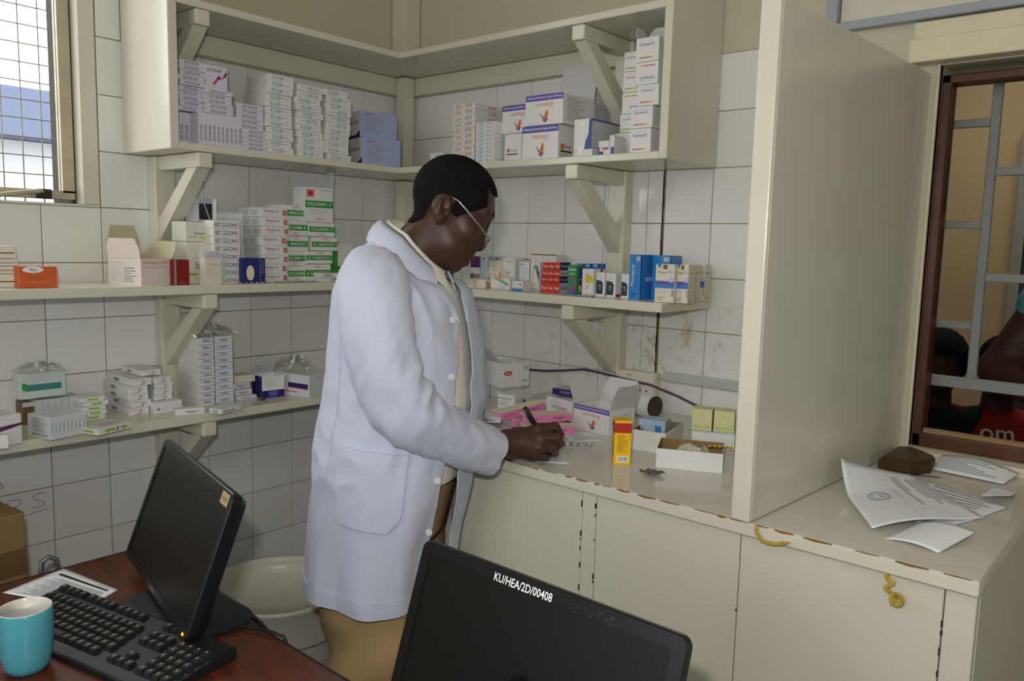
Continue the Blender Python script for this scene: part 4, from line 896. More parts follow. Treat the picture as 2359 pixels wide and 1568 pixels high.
# card trays with contents
def tray(cx,cy,rz,W,D,H,label):
    e=empty('card_tray',(cx,cy,ZR-.55),R_(rz),label,'tray'); t=.002
    for n,lo,hi in (('base',(0,0,.0003),(W,D,.002)),('wall',(0,0,.002),(W,t,H)),('wall',(0,D-t,.002),(W,D,H)),('wall',(0,t,.002),(t,D-t,H)),('wall',(W-t,t,.002),(W,D-t,H))):
        mb=MB(); mb.box(lo,hi,WHITE,.0005)
        if n=='wall':
            a,b=list(lo),list(hi); i=0 if hi[0]-lo[0]<.01 else 1; s_=(cmp_(lo[i],(W,D)[i]));  a[i],b[i]=(hi[i]+.0001,hi[i]+.0003) if s_ else (lo[i]-.0003,lo[i]-.0001); mb.box(a,b,BROWNCARD)
        else: mb.box((t,t,.0021),(W-t,D-t,.0023),BROWNCARD)
        mb.build(n,e)
    return e
def cmp_(v,full): return v<full/2
tray(1.326,-.46,12,.085,.14,.05,'white card tray with bare brown inside, holding pale blue carton')
tray(1.452,-.556,25,.142,.108,.044,'larger white card tray in front of the lime cartons, holding clear bags')
DES['pblue']=lambda p:(p.rect('F',.62,.4,.86,.8,'sky'),p.lines('F',.06,.15,.5,.9,7,'pale'),p.rect('F',0,0,1,.05,'white'),p.rect('R',0,0,1,1,'lgrey'))
cart('pblue',.066,.05,.062,1.338,-.372,-.5475,14,'pale blue carton standing tilted in the smaller card tray')
crumple('foil_pouch',1.322,-.418,-.5475,.012,.014,.05,'dark brown foil pouch in the smaller card tray','pouch',mat('brown foil',(86,62,50),.3,.5,metal=.5,noise=.4,nscale=80),12,8,8)
crumple('plastic_bag',1.50,-.478,-.5475,.052,.04,.046,'clear plastic bag of tablets in the larger card tray','bag',mat('hazy bag',(196,190,168),.25,.6,noise=.25,nscale=60),25,9,14)
blister('blister_pack',1.548,-.447,-.506,5,1,.011,.0042,35,'black and yellow capsule blister on clear bag in the larger tray',m=mat('black foil',(50,48,40),.4,.4),dome=INK['yellow'])
DES['ellbase']=lambda p:p.rect('F',0,.94,1,.97,'lgrey')
cart('ellbase',.10,.06,.046,1.462,-.302,-.55,22,'plain white carton carrying the two lime cartons')
DES['ella']=lambda p:(p.text('F','Ellaron 200',.1,.12,.9,.28,'lime'),p.lines('F',.42,.7,.6,.82,2,'lime'),p.lines('F',.1,.03,.7,.09,1,'lgrey'),p.poly('T',[(.3,.4),(.5,.6),(.7,.4)],'yellow'))
cart('ella',.0475,.047,.052,1.437,-.315,-.5035,20,'pale lime carton atop plain white one, left of the pair')
cart('ella',.0475,.047,.052,1.4845,-.296,-.5035,22,'pale lime carton atop plain white one, right of the pair by divider')
DES['whitemini']=lambda p:p.rect('F',.1,.3,.3,.7,'lgrey')
cart('whitemini',.03,.03,.042,1.622,-.462,-.55,15,'small white carton tucked beside tray at the divider panel')
# paper roll behind the open carton
rl=empty('paper_roll',(1.135,-.105,ZR-.55+.034),R_(-10),'white paper roll lying on the counter below the wall socket','roll')
mb=MB(); pr_=[(-.05,.0),(-.05,.0335),(.05,.0335),(.05,.0)]
bm=bmesh.new(); bmesh.ops.create_cone(bm,cap_ends=True,segments=28,radius1=.0335,radius2=.0335,depth=.10); mb.bm(bm,WHITE,True,Matrix.Rotation(PI/2,4,'Y')); mb.build('roll_body',rl)
mb=MB(); bm=bmesh.new(); bmesh.ops.create_cone(bm,cap_ends=True,segments=24,radius1=.031,radius2=.031,depth=.002); mb.bm(bm,mat('dark roll end',(84,74,66),.7,.2,noise=.3,nscale=60),False,Matrix.Translation((.0515,0,0))@Matrix.Rotation(PI/2,4,'Y')); mb.build('roll_end',rl)
# papers on the counter
def ln(n,u0,u1,v0,v1,k='grey',seed=1):
    r=random.Random(seed); return [(u0,v0+(v1-v0)*(i+.2)/n,u0+(u1-u0)*r.uniform(.4,1),v0+(v1-v0)*(i+.55)/n,k) for i in range(n)]
zc=ZR-.55
sheet('paper_slip',[(1.19,-.505,zc+.0006),(1.236,-.438,zc+.0006),(1.150,-.378,zc+.0006),(1.105,-.447,zc+.0006)],'white leaflet partly under the opened purple banded carton','paper',lines=ln(5,.1,.9,.1,.8,'lgrey'),zf=lambda u,v:0)
sheet('prescription_slip',[(1.215,-.722,zc+.0006),(1.302,-.672,zc+.0006),(1.240,-.600,zc+.0006),(1.158,-.648,zc+.0006)],'small white slip under the writing hand','paper',lines=[(.35,.1+i*.11,.9,.115+i*.11,'grey') for i in range(7)])
def stamp(mb,S_):
    for r0,r1 in ((.088,.096),(.062,.067)):
        n=28; vv=[]
        for i in range(n):
            t=2*PI*i/n; vv+=[S_(.43+r0*math.cos(t),.30+r0*1.25*math.sin(t)),S_(.43+r1*math.cos(t),.30+r1*1.25*math.sin(t))]
        mb.add(vv,[(2*i,2*i+1,(2*i+3)%(2*n),(2*i+2)%(2*n)) for i in range(n)],INK['violet'])
    mb.add([S_(.40,.30),S_(.46,.32),S_(.46,.335),S_(.40,.315)],[(0,1,2,3)],INK['violet'])
sheet('paper_form',[(1.803,-.43,zc+.012),(1.935,-.655,zc+.012),(2.062,-.42,zc+.010),(1.88,-.215,zc+.006)],'large white stamped form curling up beside the divider panel','paper',nx=20,ny=16,
  zf=lambda u,v:.055*max(0,1-u*2.6)**2*(1-v)**1.2+.006*math.sin(5*v)*u+.0, lines=ln(4,.1,.7,.62,.72,'grey',2)+ln(5,.15,.9,.78,.97,'grey',3)+ln(2,.3,.7,.5,.56,'lgrey',4)+[(.05,.47,.95,.474,'lgrey')],extra=stamp)
sheet('paper_form',[(1.985,-.60,zc+.002),(2.045,-.455,zc+.002),(2.082,-.31,zc+.003),(1.92,-.22,zc+.003)],'white printed form under the stamped form','paper',lines=ln(6,.1,.9,.5,.95,'grey',5))
sheet('paper_slip',[(1.957,-.662,zc+.0008),(2.042,-.668,zc+.0008),(2.072,-.545,zc+.012),(1.985,-.53,zc+.006)],'plain white paper slip nearest the counter front edge','paper',zf=lambda u,v:.006*math.sin(3*u))
sheet('paper_slip',[(2.03,-.29,zc+.008),(2.085,-.31,zc+.006),(2.078,-.2,zc+.007),(2.035,-.19,zc+.006)],'folded white paper slip at the right end of the forms','paper',zf=lambda u,v:.02*u*(1-v))
sheet('leaflet',[(1.905,-.125,zc+.004),(2.045,-.14,zc+.004),(2.06,-.055,zc+.012),(1.905,-.048,zc+.022)],'printed white leaflet against the serving window sill','paper',lines=ln(8,.05,.95,.15,.95,'grey',6),zf=lambda u,v:.012*math.sin(PI*u)*v)
sheet('ribbon',[(1.87,-.205,zc+.001),(1.93,-.178,zc+.001),(1.934,-.170,zc+.001),(1.874,-.197,zc+.001)],'narrow purple ribbon strip before the brown block','ribbon',INK['purple'],nx=4,ny=2)
mb=MB(); pts=[(1.812,-.205),(1.880,-.214),(1.908,-.150),(1.902,-.095),(1.838,-.042),(1.812,-.06)]
def inset(p,k): cx=sum(a for a,b in p)/len(p); cy=sum(b for a,b in p)/len(p); return [(cx+(a-cx)*k,cy+(b-cy)*k) for a,b in p]
BR=mat('dark brown leather',(74,54,34),.45,.4,noise=.4,nscale=40)
rings=[(inset(pts,.96),.0005),(pts,.008),(pts,.022),(inset(pts,.86),.031)]; vs=[];fs=[]; n=len(pts)
for p_,z_ in rings: vs+=[(a,b,zc+z_) for a,b in p_]
for i in range(3):
    for k in range(n): fs.append((i*n+k,i*n+(k+1)%n,(i+1)*n+(k+1)%n,(i+1)*n+k))
fs+=[tuple(range(n-1,-1,-1)),tuple(range(3*n,4*n))]; mb.add(vs,fs,BR); tag(mb.build('leather_case'),'dark brown many-sided case at the foot of the divider panel','case')
# yellow strings
STR=mat('yellow sisal string',(196,170,70),.9,.1,noise=.4,nscale=120)
def string(pts,label,knot=None):
    e=empty('string',(pts[0][0],pts[0][1],pts[0][2]+ZR),0,label,'string'); o=Vector(pts[0])
    P_=[Vector(p)-o for p in pts]; fine=[]
    for i in range(len(P_)-1):
        for k in range(6): fine.append(P_[i].lerp(P_[i+1],k/6))
    fine.append(P_[-1]); 
    for s_ in (0,1):
        q=[p+Vector((.0016*math.cos(i*.9+PI*s_),-.001+.0016*math.sin(i*.9+PI*s_)*.6,.0016*math.sin(i*.9+PI*s_))) for i,p in enumerate(fine)]
        mb=MB(); mb.tube(q,.0021,STR,6); mb.build('strand',e)
    if knot:
        for k in range(3):
            mb=MB(); r=.006+.0015*k; mb.tube([Vector(knot)-o+Vector((r*math.cos(t+k),-.003-.002*k,r*1.1*math.sin(t+k))) for t in [i*2*PI/14 for i in range(15)]],.0025,STR,6); mb.build('knot_loop',e)
    for k in range(4):
        mb=MB(); a=P_[-1]; r=random.Random(k); mb.tube([a,a+Vector((r.uniform(-.004,.008),-.001,r.uniform(-.012,.002)))],.0008,STR,5); mb.build('frayed_end',e)
string([(1.772,-.750,-.549),(1.772,-.753,-.560),(1.784,-.752,-.574),(1.800,-.752,-.575),(1.818,-.752,-.570),(1.826,-.751,-.566)],'yellow string hanging over the counter edge below the divider panel')
string([(1.987,-.7415,-.577),(1.986,-.7415,-.583),(1.998,-.742,-.590),(1.994,-.742,-.594),(1.986,-.742,-.600),(1.996,-.742,-.607),(2.004,-.742,-.614),(1.997,-.743,-.622)],'knotted yellow string hanging from the counter front at right',knot=(2.006,-.743,-.612))
# purple cable draped along the wall
mb=MB(); pts=[(.63,-.012,-.487),(.70,-.012,-.483),(.768,-.012,-.474),(.862,-.014,-.458),(.93,-.03,-.457),(.992,-.048,-.4575),(1.047,-.05,-.462),(1.138,-.06,-.466),(1.224,-.06,-.486),(1.30,-.075,-.503),(1.40,-.10,-.53)]
fine=[]
for i in range(len(pts)-1):
    for k in range(4): fine.append(Vector(pts[i]).lerp(Vector(pts[i+1]),k/4)+Vector((0,0,ZR)))
mb.tube(fine,.0034,mat('purple cable',(82,62,92),.4,.4),8); tag(mb.build('cable'),'purple cable draped along the wall across the socket','cable')
# tiny red and black cap
cp=empty('bottle_cap',(.205,-.762,ZR-.558+.005),R_(60),'tiny red and black cap on the lowest shelf front','cap')
mb=MB(); mb.tube([(0,0,0),(.012,0,0)],[.004,.004],INK['brown'],10); mb.build('cap_body',cp); mb=MB(); mb.tube([(.0125,0,0),(.02,0,0)],[.0042,.003],INK['black'],10); mb.build('cap_tip',cp)
# crack in the tiling and pencilled word on the left wall
mb=MB(); r=random.Random(2); z=.15; vs=[];
while z>-.55:
    wdt=r.uniform(.0012,.0032); c_=1.1145+r.uniform(-.0012,.0012); vs+=[(c_-wdt,-.0004,z+ZR),(c_+wdt,-.0004,z+ZR)]; z-=.012
mb.add(vs,[(2*i,2*i+2,2*i+3,2*i+1) for i in range(len(vs)//2-1)],DARK); mb.build('crack',wb)
PEN=mat('faded pencil',(120,118,128),.8,.1); mb=MB()
GL={'O':[[(.5,1),(.1,.8),(0,.5),(.1,.2),(.5,0),(.9,.2),(1,.5),(.9,.8),(.5,1)]],'R':[[(0,0),(0,1),(.7,.95),(.9,.75),(.6,.5),(0,.48)],[(.4,.48),(1,0)]],'D':[[(0,0),(.05,1),(.7,.9),(1,.5),(.7,.1),(0,0)]],'E':[[(.9,1),(0,.95),(0,0),(.9,.02)],[(0,.5),(.7,.52)]],'S':[[(1,.9),(.5,1),(.1,.8),(.3,.55),(.8,.4),(.9,.15),(.5,0),(0,.12)]]}
def pencil(pts,w=.0009):
    for (y0,z0),(y1,z1) in zip(pts,pts[1:]):
        d=Vector((y1-y0,z1-z0)).normalized(); n=Vector((-d.y,d.x))*w
        mb.add([(.0007,y0+n.x,z0+n.y),(.0007,y0-n.x,z0-n.y),(.0007,y1-n.x,z1-n.y),(.0007,y1+n.x,z1+n.y)],[(0,1,2,3)],PEN)
for k,ch in enumerate('ORDERS'):
    for st_ in GL[ch]: pencil([(-1.60+k*.056+a*.036,ZR-.836+k*.0052+b*.040) for a,b in st_])
pencil([(-1.60,ZR-.848),(-1.42,ZR-.834),(-1.28,ZR-.818)]); pencil([(-1.42,ZR-.70),(-1.395,ZR-.715),(-1.385,ZR-.735),(-1.40,ZR-.745),(-1.43,ZR-.752)])
mb.build('wall_writing',wl)
# ---------------------------------------------------------------- white bin, boxes at left
BIN=mat('white bin plastic',(198,196,184),.3,.45,noise=.06,nscale=8)
bn=empty('bin',(.512,-.892,FL+ZR),0,'large round white plastic bin between wall and desk','bin')
mb=MB(); mb.lathe([(.145,.0),(.15,.003),(.178,.40),(.181,.455),(.176,.455),(.172,.40),(.144,.008),(.0001,.008)],BIN,48); mb.build('bin_wall',bn)
mb=MB(); mb.lathe([(.1815,.40),(.192,.402),(.194,.41),(.190,.49),(.197,.497),(.197,.505),(.186,.506),(.1835,.49),(.1815,.456)],BIN,48); mb.build('rim',bn)
CB=mat('brown cardboard',(142,114,78),.75,.2,noise=.1,nscale=14)
for i,(z0,z1,lab) in enumerate(((FL,-1.08,'brown cardboard box on the floor at left photo edge under another'),(-1.079,-.70,'brown cardboard box with tape strip at the left photo edge'))):
    e=empty('cardboard_box',(.22,-1.66,z0+ZR),R_(4),lab,'box')
    mb=MB(); mb.box((-.15,-.2,0),(.15,.2,(z1-z0)-.002),CB,.003); mb.build('box_body',e)
    mb=MB(); mb.box((.1502,-.2005,(z1-z0)*.62),(.1512,.2005,(z1-z0)*.78),mat('brown packing tape',(110,84,50),.15,.6)); mb.build('packing_tape',e)
    mb=MB(); mb.box((-.1505,-.003,(z1-z0)-.0018),(.1505,.003,(z1-z0)-.0008),mat('dark joint',(1,1,1))); mb.build('flap_seam',e)
GM=mat('grey steel tube',(118,120,124),.35,.5,metal=.5)
mb=MB(); mb.tube([(.40,-1.437,.0),(.40,-1.437,.66),(.402,-1.434,.69),(.405,-1.42,.70),(.408,-1.406,.69),(.41,-1.403,.66),(.41,-1.403,.0)],.006,GM,10); tag(mb.build('steel_loop'),'narrow grey steel loop beside the brown cardboard box','handle')
# ---------------------------------------------------------------- desk, monitors, keyboard, mug
def wood_material():
    m=bpy.data.materials.new('red brown desk wood'); m.use_nodes=True; nt=m.node_tree; b=nt.nodes['Principled BSDF']; b.inputs['Roughness'].default_value=.3; b.inputs['Specular IOR Level'].default_value=.4
    g=nt.nodes.new('ShaderNodeNewGeometry'); mp=nt.nodes.new('ShaderNodeMapping'); mp.inputs['Scale'].default_value=(1.2,14,10); n=nt.nodes.new('ShaderNodeTexNoise'); n.inputs['Scale'].default_value=6; n.inputs['Detail'].default_value=8; n.inputs['Distortion'].default_value=.6
    r=nt.nodes.new('ShaderNodeValToRGB'); r.color_ramp.elements[0].position=.3; r.color_ramp.elements[1].position=.7; r.color_ramp.elements[0].color=(*lin((66,30,16)),1); r.color_ramp.elements[1].color=(*lin((98,48,26)),1)
    nt.links.new(g.outputs['Position'],mp.inputs[0]); nt.links.new(mp.outputs[0],n.inputs['Vector']); nt.links.new(n.outputs['Fac'],r.inputs[0]); nt.links.new(r.outputs[0],b.inputs['Base Color']); return m
DWOOD=wood_material(); DEDGE=mat('dark desk edge',(48,30,24),.4,.4)
dk=empty('desk',(0,0,ZR),0,'red brown wooden desk carrying monitors and keyboard','desk')
DX0,DX1,DY0,DY1=.62,2.05,-2.02,-1.335
mb=MB(); mb.box((DX0,DY0,-.778),(DX1,DY1,-.75),DWOOD,.003); mb.build('desktop',dk)
mb=MB(); mb.box((DX0-.002,DY1+.0003,-.779),(DX1,DY1+.0035,-.7505),DEDGE); mb.box((DX0-.0035,DY0,-.779),(DX0-.0003,DY1+.0035,-.7505),DEDGE); mb.build('edge_band',dk)
for x_ in (DX0+.03,DX1-.06): mb=MB(); mb.box((x_,DY0+.03,FL),(x_+.028,DY1-.03,-.7785),DWOOD,.002); mb.build('side_panel',dk)
mb=MB(); mb.box((DX0+.06,DY1-.09,-1.3),(DX1-.065,DY1-.072,-.7785),DWOOD,.002); mb.build('modesty_panel',dk)
BEZ=mat('black bezel plastic',(22,22,24),.32,.45,noise=.3,nscale=60); SCR=mat('dark matt screen',(20,19,18),.35,.35); BASEM=mat('black stand plastic',(26,26,28),.4,.4)
def monitor(c,yaw,tilt,W,H,label,bz,sticker,base,text=None,led=False,hdr=None):
    e=empty('monitor',(base[0],base[1],ZR-.75),0,label,'monitor'); o0=Vector((base[0],base[1],-.75))
    n0=Vector((math.sin(yaw),-math.cos(yaw),0)); wv=Vector((math.cos(yaw),math.sin(yaw),0)); up=Vector((0,0,1))*math.cos(tilt)-n0*math.sin(tilt); nn=n0*math.cos(tilt)+Vector((0,0,1))*math.sin(tilt)
    M=Matrix((( wv.x,-nn.x,up.x,c[0]-o0.x),(wv.y,-nn.y,up.y,c[1]-o0.y),(wv.z,-nn.z,up.z,c[2]-o0.z),(0,0,0,1)))
    def rr(w,h,r,n=5):
        p=[]
        for cx,cz,a0 in ((w/2-r,h/2-r,0),(-w/2+r,h/2-r,90),(-w/2+r,-h/2+r,180),(w/2-r,-h/2+r,270)):
            for k in range(n+1): a=R_(a0+90*k/n); p.append((cx+r*math.cos(a),cz+r*math.sin(a)))
        return p
    mb=MB(); rings=[]; out=[(W-.004,H-.004,.012,0.0),(W,H,.014,.002),(W,H,.014,.012),(W-.006,H-.006,.012,.0135),(W-.006,H-.006,.012,.018),(W-.02,H-.02,.012,.03),(W*.72,H*.7,.02,.042)]
    vs=[];n=24
    for w_,h_,r_,y_ in out: vs+=[(x,y_,z) for x,z in rr(w_,h_,r_)]
    iw,ih=W-2*bz,H-2*bz-(hdr or 0)*0
    inn=rr(iw,ih,.002); k0=len(vs); vs+=[(x,.0,z) for x,z in inn]; k1=len(vs); vs+=[(x,.0018,z) for x,z in inn]
    fs=[]
    for i in range(len(out)-1):
        for k in range(n): fs.append((i*n+k,(i+1)*n+k,(i+1)*n+(k+1)%n,i*n+(k+1)%n))
    fs.append(tuple(range((len(out)-1)*n,len(out)*n))[::-1])
    for k in range(n): fs.append((k,(k+1)%n,k0+(k+1)%n,k0+k)); fs.append((k0+k,k0+(k+1)%n,k1+(k+1)%n,k1+k))
    mb.add([M@Vector(v) for v in vs],fs,BEZ); mb.build('bezel',e)
    mb=MB(); mb.add([M@Vector((x,.0017,z)) for x,z in inn],[tuple(range(n))],SCR); mb.build('screen',e)
    if sticker:
        x0,x1,z0,z1=sticker; mb=MB(); mb.add([M@Vector(v) for v in ((x0,-.0004,z0),(x1,-.0004,z0),(x1,-.0004,z1),(x0,-.0004,z1))],[(0,1,2,3)],mat('worn label',(190,166,128),.7,.2,noise=.3,nscale=150)); 
        mb.add([M@Vector((x0+(x1-x0)*(.15+.6*a),-.0006,z0+(z1-z0)*(.35+.3*b))) for a,b in txt2d('A 003')[0]],txt2d('A 003')[1],INK['brown']); mb.build('label',e)
    if text:
        t_,x0,x1,z0,z1=text; v2,f2,_=txt2d(t_); mb=MB(); mb.add([M@Vector((x0+(x1-x0)*a,-.0006,z0+(z1-z0)*b)) for a,b in v2],f2,INK['white']); mb.build('painted_number',e)
    if led:
        mb=MB(); x_,z_=led; mb.box((x_-.003,-.0008,z_-.002),(x_+.003,.0004,z_+.002),mat('orange led',(255,120,30),.4,.3,emit=4),M=M); mb.build('power_light',e)
    mb=MB(); pb=M@Vector((0,.03,-H*.1)); mb.tube([pb,Vector((0,.02,.10)),Vector((0,.015,.02))],[.03,.028,.03],BASEM,14); mb.build('stand_neck',e)
    mb=MB(); pl=[]; 
    for x,z in rr(.25,.16,.05,6): pl.append((x,z))
    m_=len(pl); vs=[(x,y,.0004) for x,y in pl]+[(x,y,.008) for x,y in pl]+[(x*.85,y*.85,.016) for x,y in pl]
    fs=[tuple(range(m_-1,-1,-1)),tuple(range(2*m_,3*m_))]+[(i*m_+k,i*m_+(k+1)%m_,(i+1)*m_+(k+1)%m_,(i+1)*m_+k) for i in range(2) for k in range(m_)]
    mb.add(vs,fs,BASEM); mb.build('stand_base',e)
    return e,M
e1,M1=monitor((.928,-1.386,-.607),-.2199,.343,.45,.249,'black monitor at left, seen from its side edge, small tan label on its corner',.016,(.175,.212,.098,.119),(.985,-1.395),led=(.205,-.116))
v2,f2,_=txt2d('DELL'); mb=MB(); mb.add([M1@Vector((-.018+.036*a,-.0005,-.1195+.007*b)) for a,b in v2],f2,INK['grey']); mb.build('maker_mark',e1)
e2,M2=monitor((1.7029,-1.3126,-.6207),-.0036,.314,.44,.235,'black monitor at bottom centre, in front of the counter, white painted number',.019,None,(1.72,-1.43),text=('KU/HEA/2D/00408',-.074,.026,.0975,.109))
mb=MB(); r=random.Random(4); SM=mat('dusty smear',(70,68,64),.8,.2)
for k in range(26):
    x_=r.uniform(.05,.12); z_=r.uniform(.097,.110); w_=r.uniform(.001,.006); mb.add([M2@Vector(v) for v in ((x_,-.0003-.00001*k,z_),(x_+w_,-.0003-.00001*k,z_-.001),(x_+w_*.8,-.0003-.00001*k,z_+.0012))],[(0,1,2)],SM)
o=mb.build('dust_smear',e2); o['kind']='stuff'
# keyboard
KB=mat('black keyboard plastic',(26,26,27),.45,.4); KEY=mat('black key',(30,30,31),.38,.45); LEG=mat('key legend',(150,140,100),.6,.2)
kb=empty('keyboard',(.995,-1.537,ZR-.75),R_(11.8),'black keyboard on the desk before the left monitor','keyboard')
mb=MB(); mb.prism([(-.075,.0005),(.075,.0005),(.075,.02),(.07,.0225),(-.072,.0115),(-.075,.009)],0,-.222,.222,KB); mb.build('case',kb)
kc=0; kmesh={}
def key(x,y,w_,h_=.0165):
    k=(round(w_,4),round(h_,4)); z=.0115+(y+.072)*(.011/.142)
    if k not in kmesh:
        mb=MB(); a,b=w_/2,h_/2; c_,d_=a-.002,b-.002; vs=[(-a,-b,0),(a,-b,0),(a,b,0),(-a,b,0),(-c_,-d_+.001,.007),(c_,-d_+.001,.007),(c_,d_+.001,.007),(-c_,d_+.001,.007)]
        mb.add(vs,[(4,5,6,7),(0,1,5,4),(1,2,6,5),(2,3,7,6),(3,0,4,7)],KEY); mb.add([(-.003,-.001,.0073),(.001,-.001,.0073),(.0005,.004,.0073),(-.0025,.004,.0073)],[(0,1,2,3)],LEG)
        o=mb.build('key',kb); kmesh[k]=o.data
    else: o=bpy.data.objects.new('key',kmesh[k]); COL.objects.link(o); o.parent=kb
    o.location=(x,y,z)
for row,y in enumerate((.058,.030,.0115,-.007,-.0255,-.044)):
    n_=14 if row else 12
    for i in range(n_):
        if row==5 and 3<i<9: 
            if i==4: key(-.213+.0185*6,y,.105)
            continue
        key(-.207+i*.0185+(0 if row else (i//4)*.008)+(.004*row if row<5 else 0),y,.0165)
    for i in range(3):
        if row in (1,2) or (row==5) or (row==4 and i==1) or row==0: key(.082+i*.0185,y,.0165)
    if row:
        for i in range(4): key(.150+i*.0185,y,.0165)
# mug
TQ=mat('turquoise glaze',(84,164,180),.12,.55); WG=mat('white glaze',(226,222,214),.15,.5)
mg=empty('mug',(.990,-1.655,ZR-.75),0,'turquoise mug with white inside at the lower left corner','mug')
mb=MB(); mb.lathe([(.022,.0004),(.028,.002),(.033,.012),(.0365,.03),(.0385,.06),(.0385,.098),(.0375,.1),(.0357,.1)],TQ,40); mb.build('cup',mg)
mb=MB(); mb.lathe([(.0376,.1002),(.0366,.1012),(.0354,.1),(.0352,.06),(.033,.028),(.028,.009),(.0001,.007)],WG,40); mb.build('glazed_inside',mg)
mb=MB(); d_=Vector((-.80,-.6,0)); mb.tube([d_*.0375+Vector((0,0,.08)),d_*.052+Vector((0,0,.082)),d_*.064+Vector((0,0,.066)),d_*.064+Vector((0,0,.044)),d_*.052+Vector((0,0,.028)),d_*.036+Vector((0,0,.026))],[.006,.0055,.0055,.0055,.0055,.006],TQ,12); mb.build('mug_handle',mg)
# printed page on the desk
sheet('printed_page',[(.842,-1.508,ZR-.7495),(.664,-1.59,ZR-.7495),(.605+.02,-1.468,ZR-.7495),(.803,-1.437,ZR-.7495)],'printed page lying on the left end of the desk','paper',lines=[(.08,.80,.9,.86,'black'),(.1,.9,.3,.92,'grey')]+[(.08,.06+i*.034,.9-.2*((i*7)%5)/5,.074+i*.034,'grey') for i in range(20)])
# cables behind the left monitor
cb=empty('monitor_cable',(1.0,-1.31,ZR-.75),0,'black monitor cable with grey plug sleeve over the desk back edge','cable')
CK=mat('black cable',(30,30,32),.4,.4)
def tb(n,pts,r,m): mb=MB(); mb.tube([Vector(p)-Vector((1.0,-1.31,-.75)) for p in pts],r,m,10); mb.build(n,cb)
tb('plug',[(.895,-1.318,-.735),(.915,-1.312,-.742),(.945,-1.308,-.754)],[.010,.009,.006],CK)
tb('grey_sleeve',[(.945,-1.308,-.754),(.985,-1.306,-.757),(1.03,-1.304,-.761)],.0062,mat('grey sleeve',(168,168,166),.4,.4))
tb('lead',[(1.03,-1.304,-.761),(1.08,-1.304,-.769),(1.12,-1.306,-.779),(1.14,-1.31,-.80),(1.145,-1.312,-1.0),(1.146,-1.312,-1.49)],.0052,CK)
mb=MB(); mb.tube([(1.055,-1.405,ZR-.742),(1.085,-1.38,ZR-.744),(1.12,-1.355,ZR-.745),(1.16,-1.337,ZR-.744),(1.19,-1.326,ZR-.748),(1.215,-1.322,ZR-.78),(1.222,-1.322,ZR-1.1),(1.222,-1.322,ZR-1.49)],.003,CK,8); tag(mb.build('cable'),'thin black cable crossing the desk to its back edge','cable')
# ---------------------------------------------------------------- the man at the counter
def hexrot(yaw,pitch):
    """columns: forward, left, up of a head turned left by yaw and bowed by pitch"""
    f=np.array([math.cos(pitch)*math.cos(yaw),math.cos(pitch)*math.sin(yaw),-math.sin(pitch)]); l=np.array([-math.sin(yaw),math.cos(yaw),0]); return np.array([f,l,np.cross(f,l)])
def sm(a,b,k):
    h=np.clip(.5+.5*(b-a)/k,0,1); return b*(1-h)+a*h-k*h*(1-h)
def ssub(a,b,k): return -sm(-a,b,k)
def ell(p,c,r):
    q=(p-np.array(c,dtype=np.float32))/np.array(r,dtype=np.float32); n=np.sqrt((q*q).sum(1)); m=np.sqrt(((q/np.array(r,dtype=np.float32))**2).sum(1))+1e-9; return n*(n-1)/m
def cap(p,a,b,ra,rb):
    a=np.array(a,dtype=np.float32); b=np.array(b,dtype=np.float32); ab=b-a; t=np.clip(((p-a)@ab)/(ab@ab),0,1); d=p-(a+t[:,None]*ab); return np.sqrt((d*d).sum(1))-(ra+(rb-ra)*t)
def chain(p,pts,rs,k=.004):
    d=None
    for i in range(len(pts)-1):
        c=cap(p,pts[i],pts[i+1],rs[i],rs[i+1]); d=c if d is None else sm(d,c,k)
    return d
